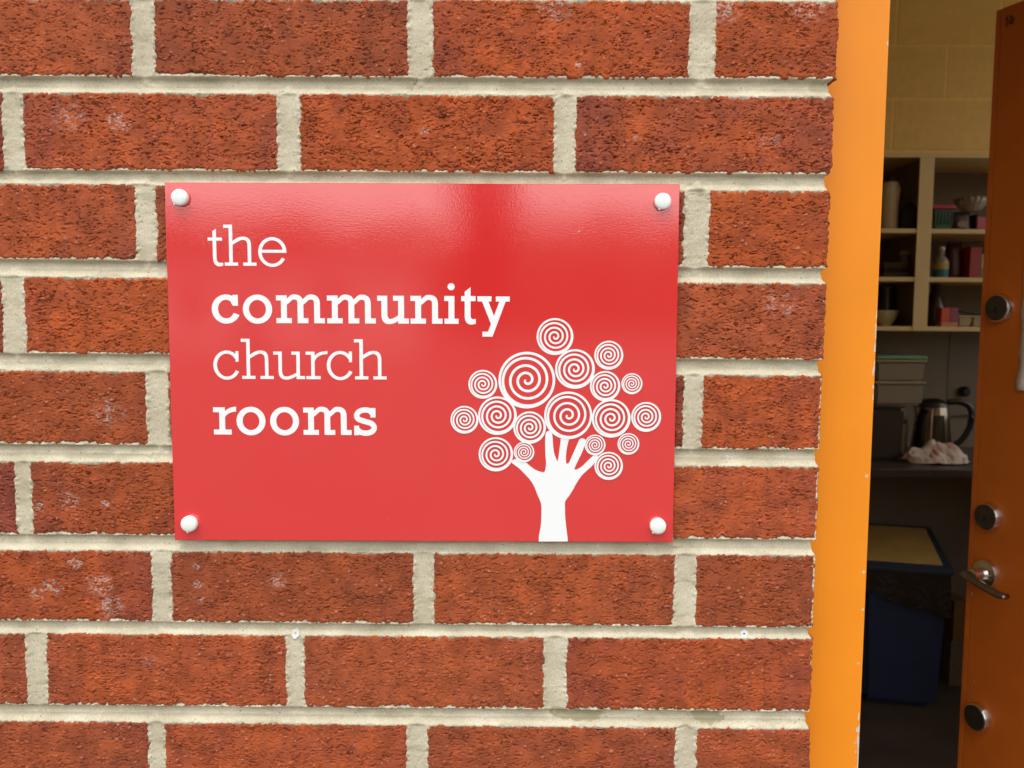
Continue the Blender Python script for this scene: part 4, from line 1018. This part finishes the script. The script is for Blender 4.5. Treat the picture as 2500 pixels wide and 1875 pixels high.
build("lid_inset", insetf, M_YEL, bn)
def liner(bm):
    n = 96; top, bot = [], []; rr = random.Random(12)
    for k in range(n):
        a = 2 * math.pi * k / n; c, s_ = math.cos(a), math.sin(a); q = max(abs(c), abs(s_)) ** .9
        rx, ry = .150 / q, .148 / q
        drop = .115 + .045 * c + rr.uniform(-.003, .003) + .008 * math.sin(a * 7) + .006 * math.sin(a * 13 + 1)
        f = 1.01 + .02 * math.sin(a * 9) + rr.uniform(.0, .01) + (.05 if c > .6 else 0)
        top.append(bm.verts.new((c * rx * 1.01, s_ * ry * 1.01, .502))); bot.append(bm.verts.new((c * rx * f, s_ * ry * f, .50 - drop)))
    for k in range(n): bm.faces.new((top[k], top[(k + 1) % n], bot[(k + 1) % n], bot[k]))
tag(build("bin_liner", liner, mat("black_bag_film", (.020, .016, .015), .4, bump=(60, .6, .01)), None, False), "black bin liner hanging over the rim of the blue bin", "bin liner").location = (1.437, 2.415, .004)
bpy.data.objects["bin_liner"].rotation_euler = (0, 0, R(-14))
cb = empty("cardboard_box", (1.712, 2.52, .004), "narrow brown and grey box standing right of the blue bin", "box")
box("brown_card", -.030, .030, -.05, .05, .1725, .33, sm(128, 96, 54, .8), cb, .002); box("grey_card", -.036, .030, -.052, .05, 0, .1715, sm(120, 106, 92, .8), cb, .002)

# ------------------------------------------------------------------ unseen things added for the gloss of the sign to mirror
def added_hill(bm):  # made up; its outline is shaped as the skyline mirrored in the sign
    n = 160; rows_ = []
    for j, (dist, f) in enumerate([(62, 0), (64, .55), (70, .9), (84, 1.0), (140, 1.02)]):
        ring = []
        for k in range(n + 1):
            a = R(-88 + 176 * k / n)
            hgt = 1.41 + dist * 0.106 * (1 + .03 * math.sin(a * 9) + .04 * math.sin(a * 23 + 1) + .05 * math.sin(a * 51 + 2)) if f > 0 else -.2
            ring.append(bm.verts.new((dist * math.sin(a), -dist * math.cos(a), hgt * (f if f else 1) if f else -.2)))
        rows_.append(ring)
    for A, B_ in zip(rows_, rows_[1:]):
        for k in range(n): bm.faces.new((A[k], A[k + 1], B_[k + 1], B_[k]))
o = build("added_hill", added_hill, mat("wooded_hill", (.055, .07, .035), .95, noise=(.35, .5)), None, True); o["kind"] = "structure"

# made-up tree and pale building, added only as dim mirror shapes in the sign
def leaf_cloud(bm):
    rr = random.Random(21)
    for k in range(2600):
        h = rr.uniform(0, 1); rad = .95 * (math.sin(math.pi * min(1, h * .92 + .08)) ** .6) * (1 + .25 * math.sin(h * 23))
        a = rr.uniform(0, 2 * math.pi); q = rad * math.sqrt(rr.uniform(.15, 1))
        p = Vector((q * math.cos(a), q * math.sin(a), 1.3 + 6.2 * h)); u = Vector((rr.uniform(-1, 1), rr.uniform(-1, 1), rr.uniform(-1, 1))).normalized() * rr.uniform(.08, .17); v = u.orthogonal() * rr.uniform(.5, .9)
        bm.faces.new([bm.verts.new(p + u), bm.verts.new(p + v), bm.verts.new(p - u), bm.verts.new(p - v)])
tr = empty("added_tree", (-.86, -25, 0), "made-up tall narrow tree, added to mirror as the dark band at the sign's top edge", "tree")
lathe("trunk", [(.20, 0), (.15, .4), (.12, 2.5), (.05, 6.0)], mat("tree_bark", (.09, .07, .05), .9, noise=(6, .3), bump=(12, .6, .02)), tr, 0, 0, 10)
build("crown", leaf_cloud, mat("tree_leaf", (.05, .075, .03), .7, noise=(2, .3)), tr)
ob = empty("added_outbuilding", (-8.5, -31, 0), "made-up pale low building, added to mirror as a soft glow in the middle of the sign", "building")
box("wall", -5, 5, -2, 2, 0, 2.7, mat("pale_render", (.62, .6, .56), .85, noise=(3, .1)), ob)
def gable(bm):
    P = [(-5.3, 2.3, 2.702), (5.3, 2.3, 2.702), (5.3, 0, 3.5), (-5.3, 0, 3.5), (-5.3, -2.3, 2.702), (5.3, -2.3, 2.702)]
    v = [bm.verts.new(p) for p in P]
    for f in ((0, 1, 2, 3), (3, 2, 5, 4), (0, 3, 4), (1, 5, 2), (0, 4, 5, 1)): bm.faces.new([v[i] for i in f])
build("roof", gable, mat("grey_roof", (.12, .12, .125), .7, noise=(5, .2)), ob)
for x in (-3.2, 1.6): box("window", x, x + 1.2, 2.002, 2.03, 1.1, 2.1, mat("dark_window_glass", (.03, .035, .04), .1, noise=(2, .1)), ob)
box("door", -1.0, -.1, 2.002, 2.04, .02, 2.05, mat("outbuilding_door", (.15, .2, .22), .5, noise=(4, .1)), ob)
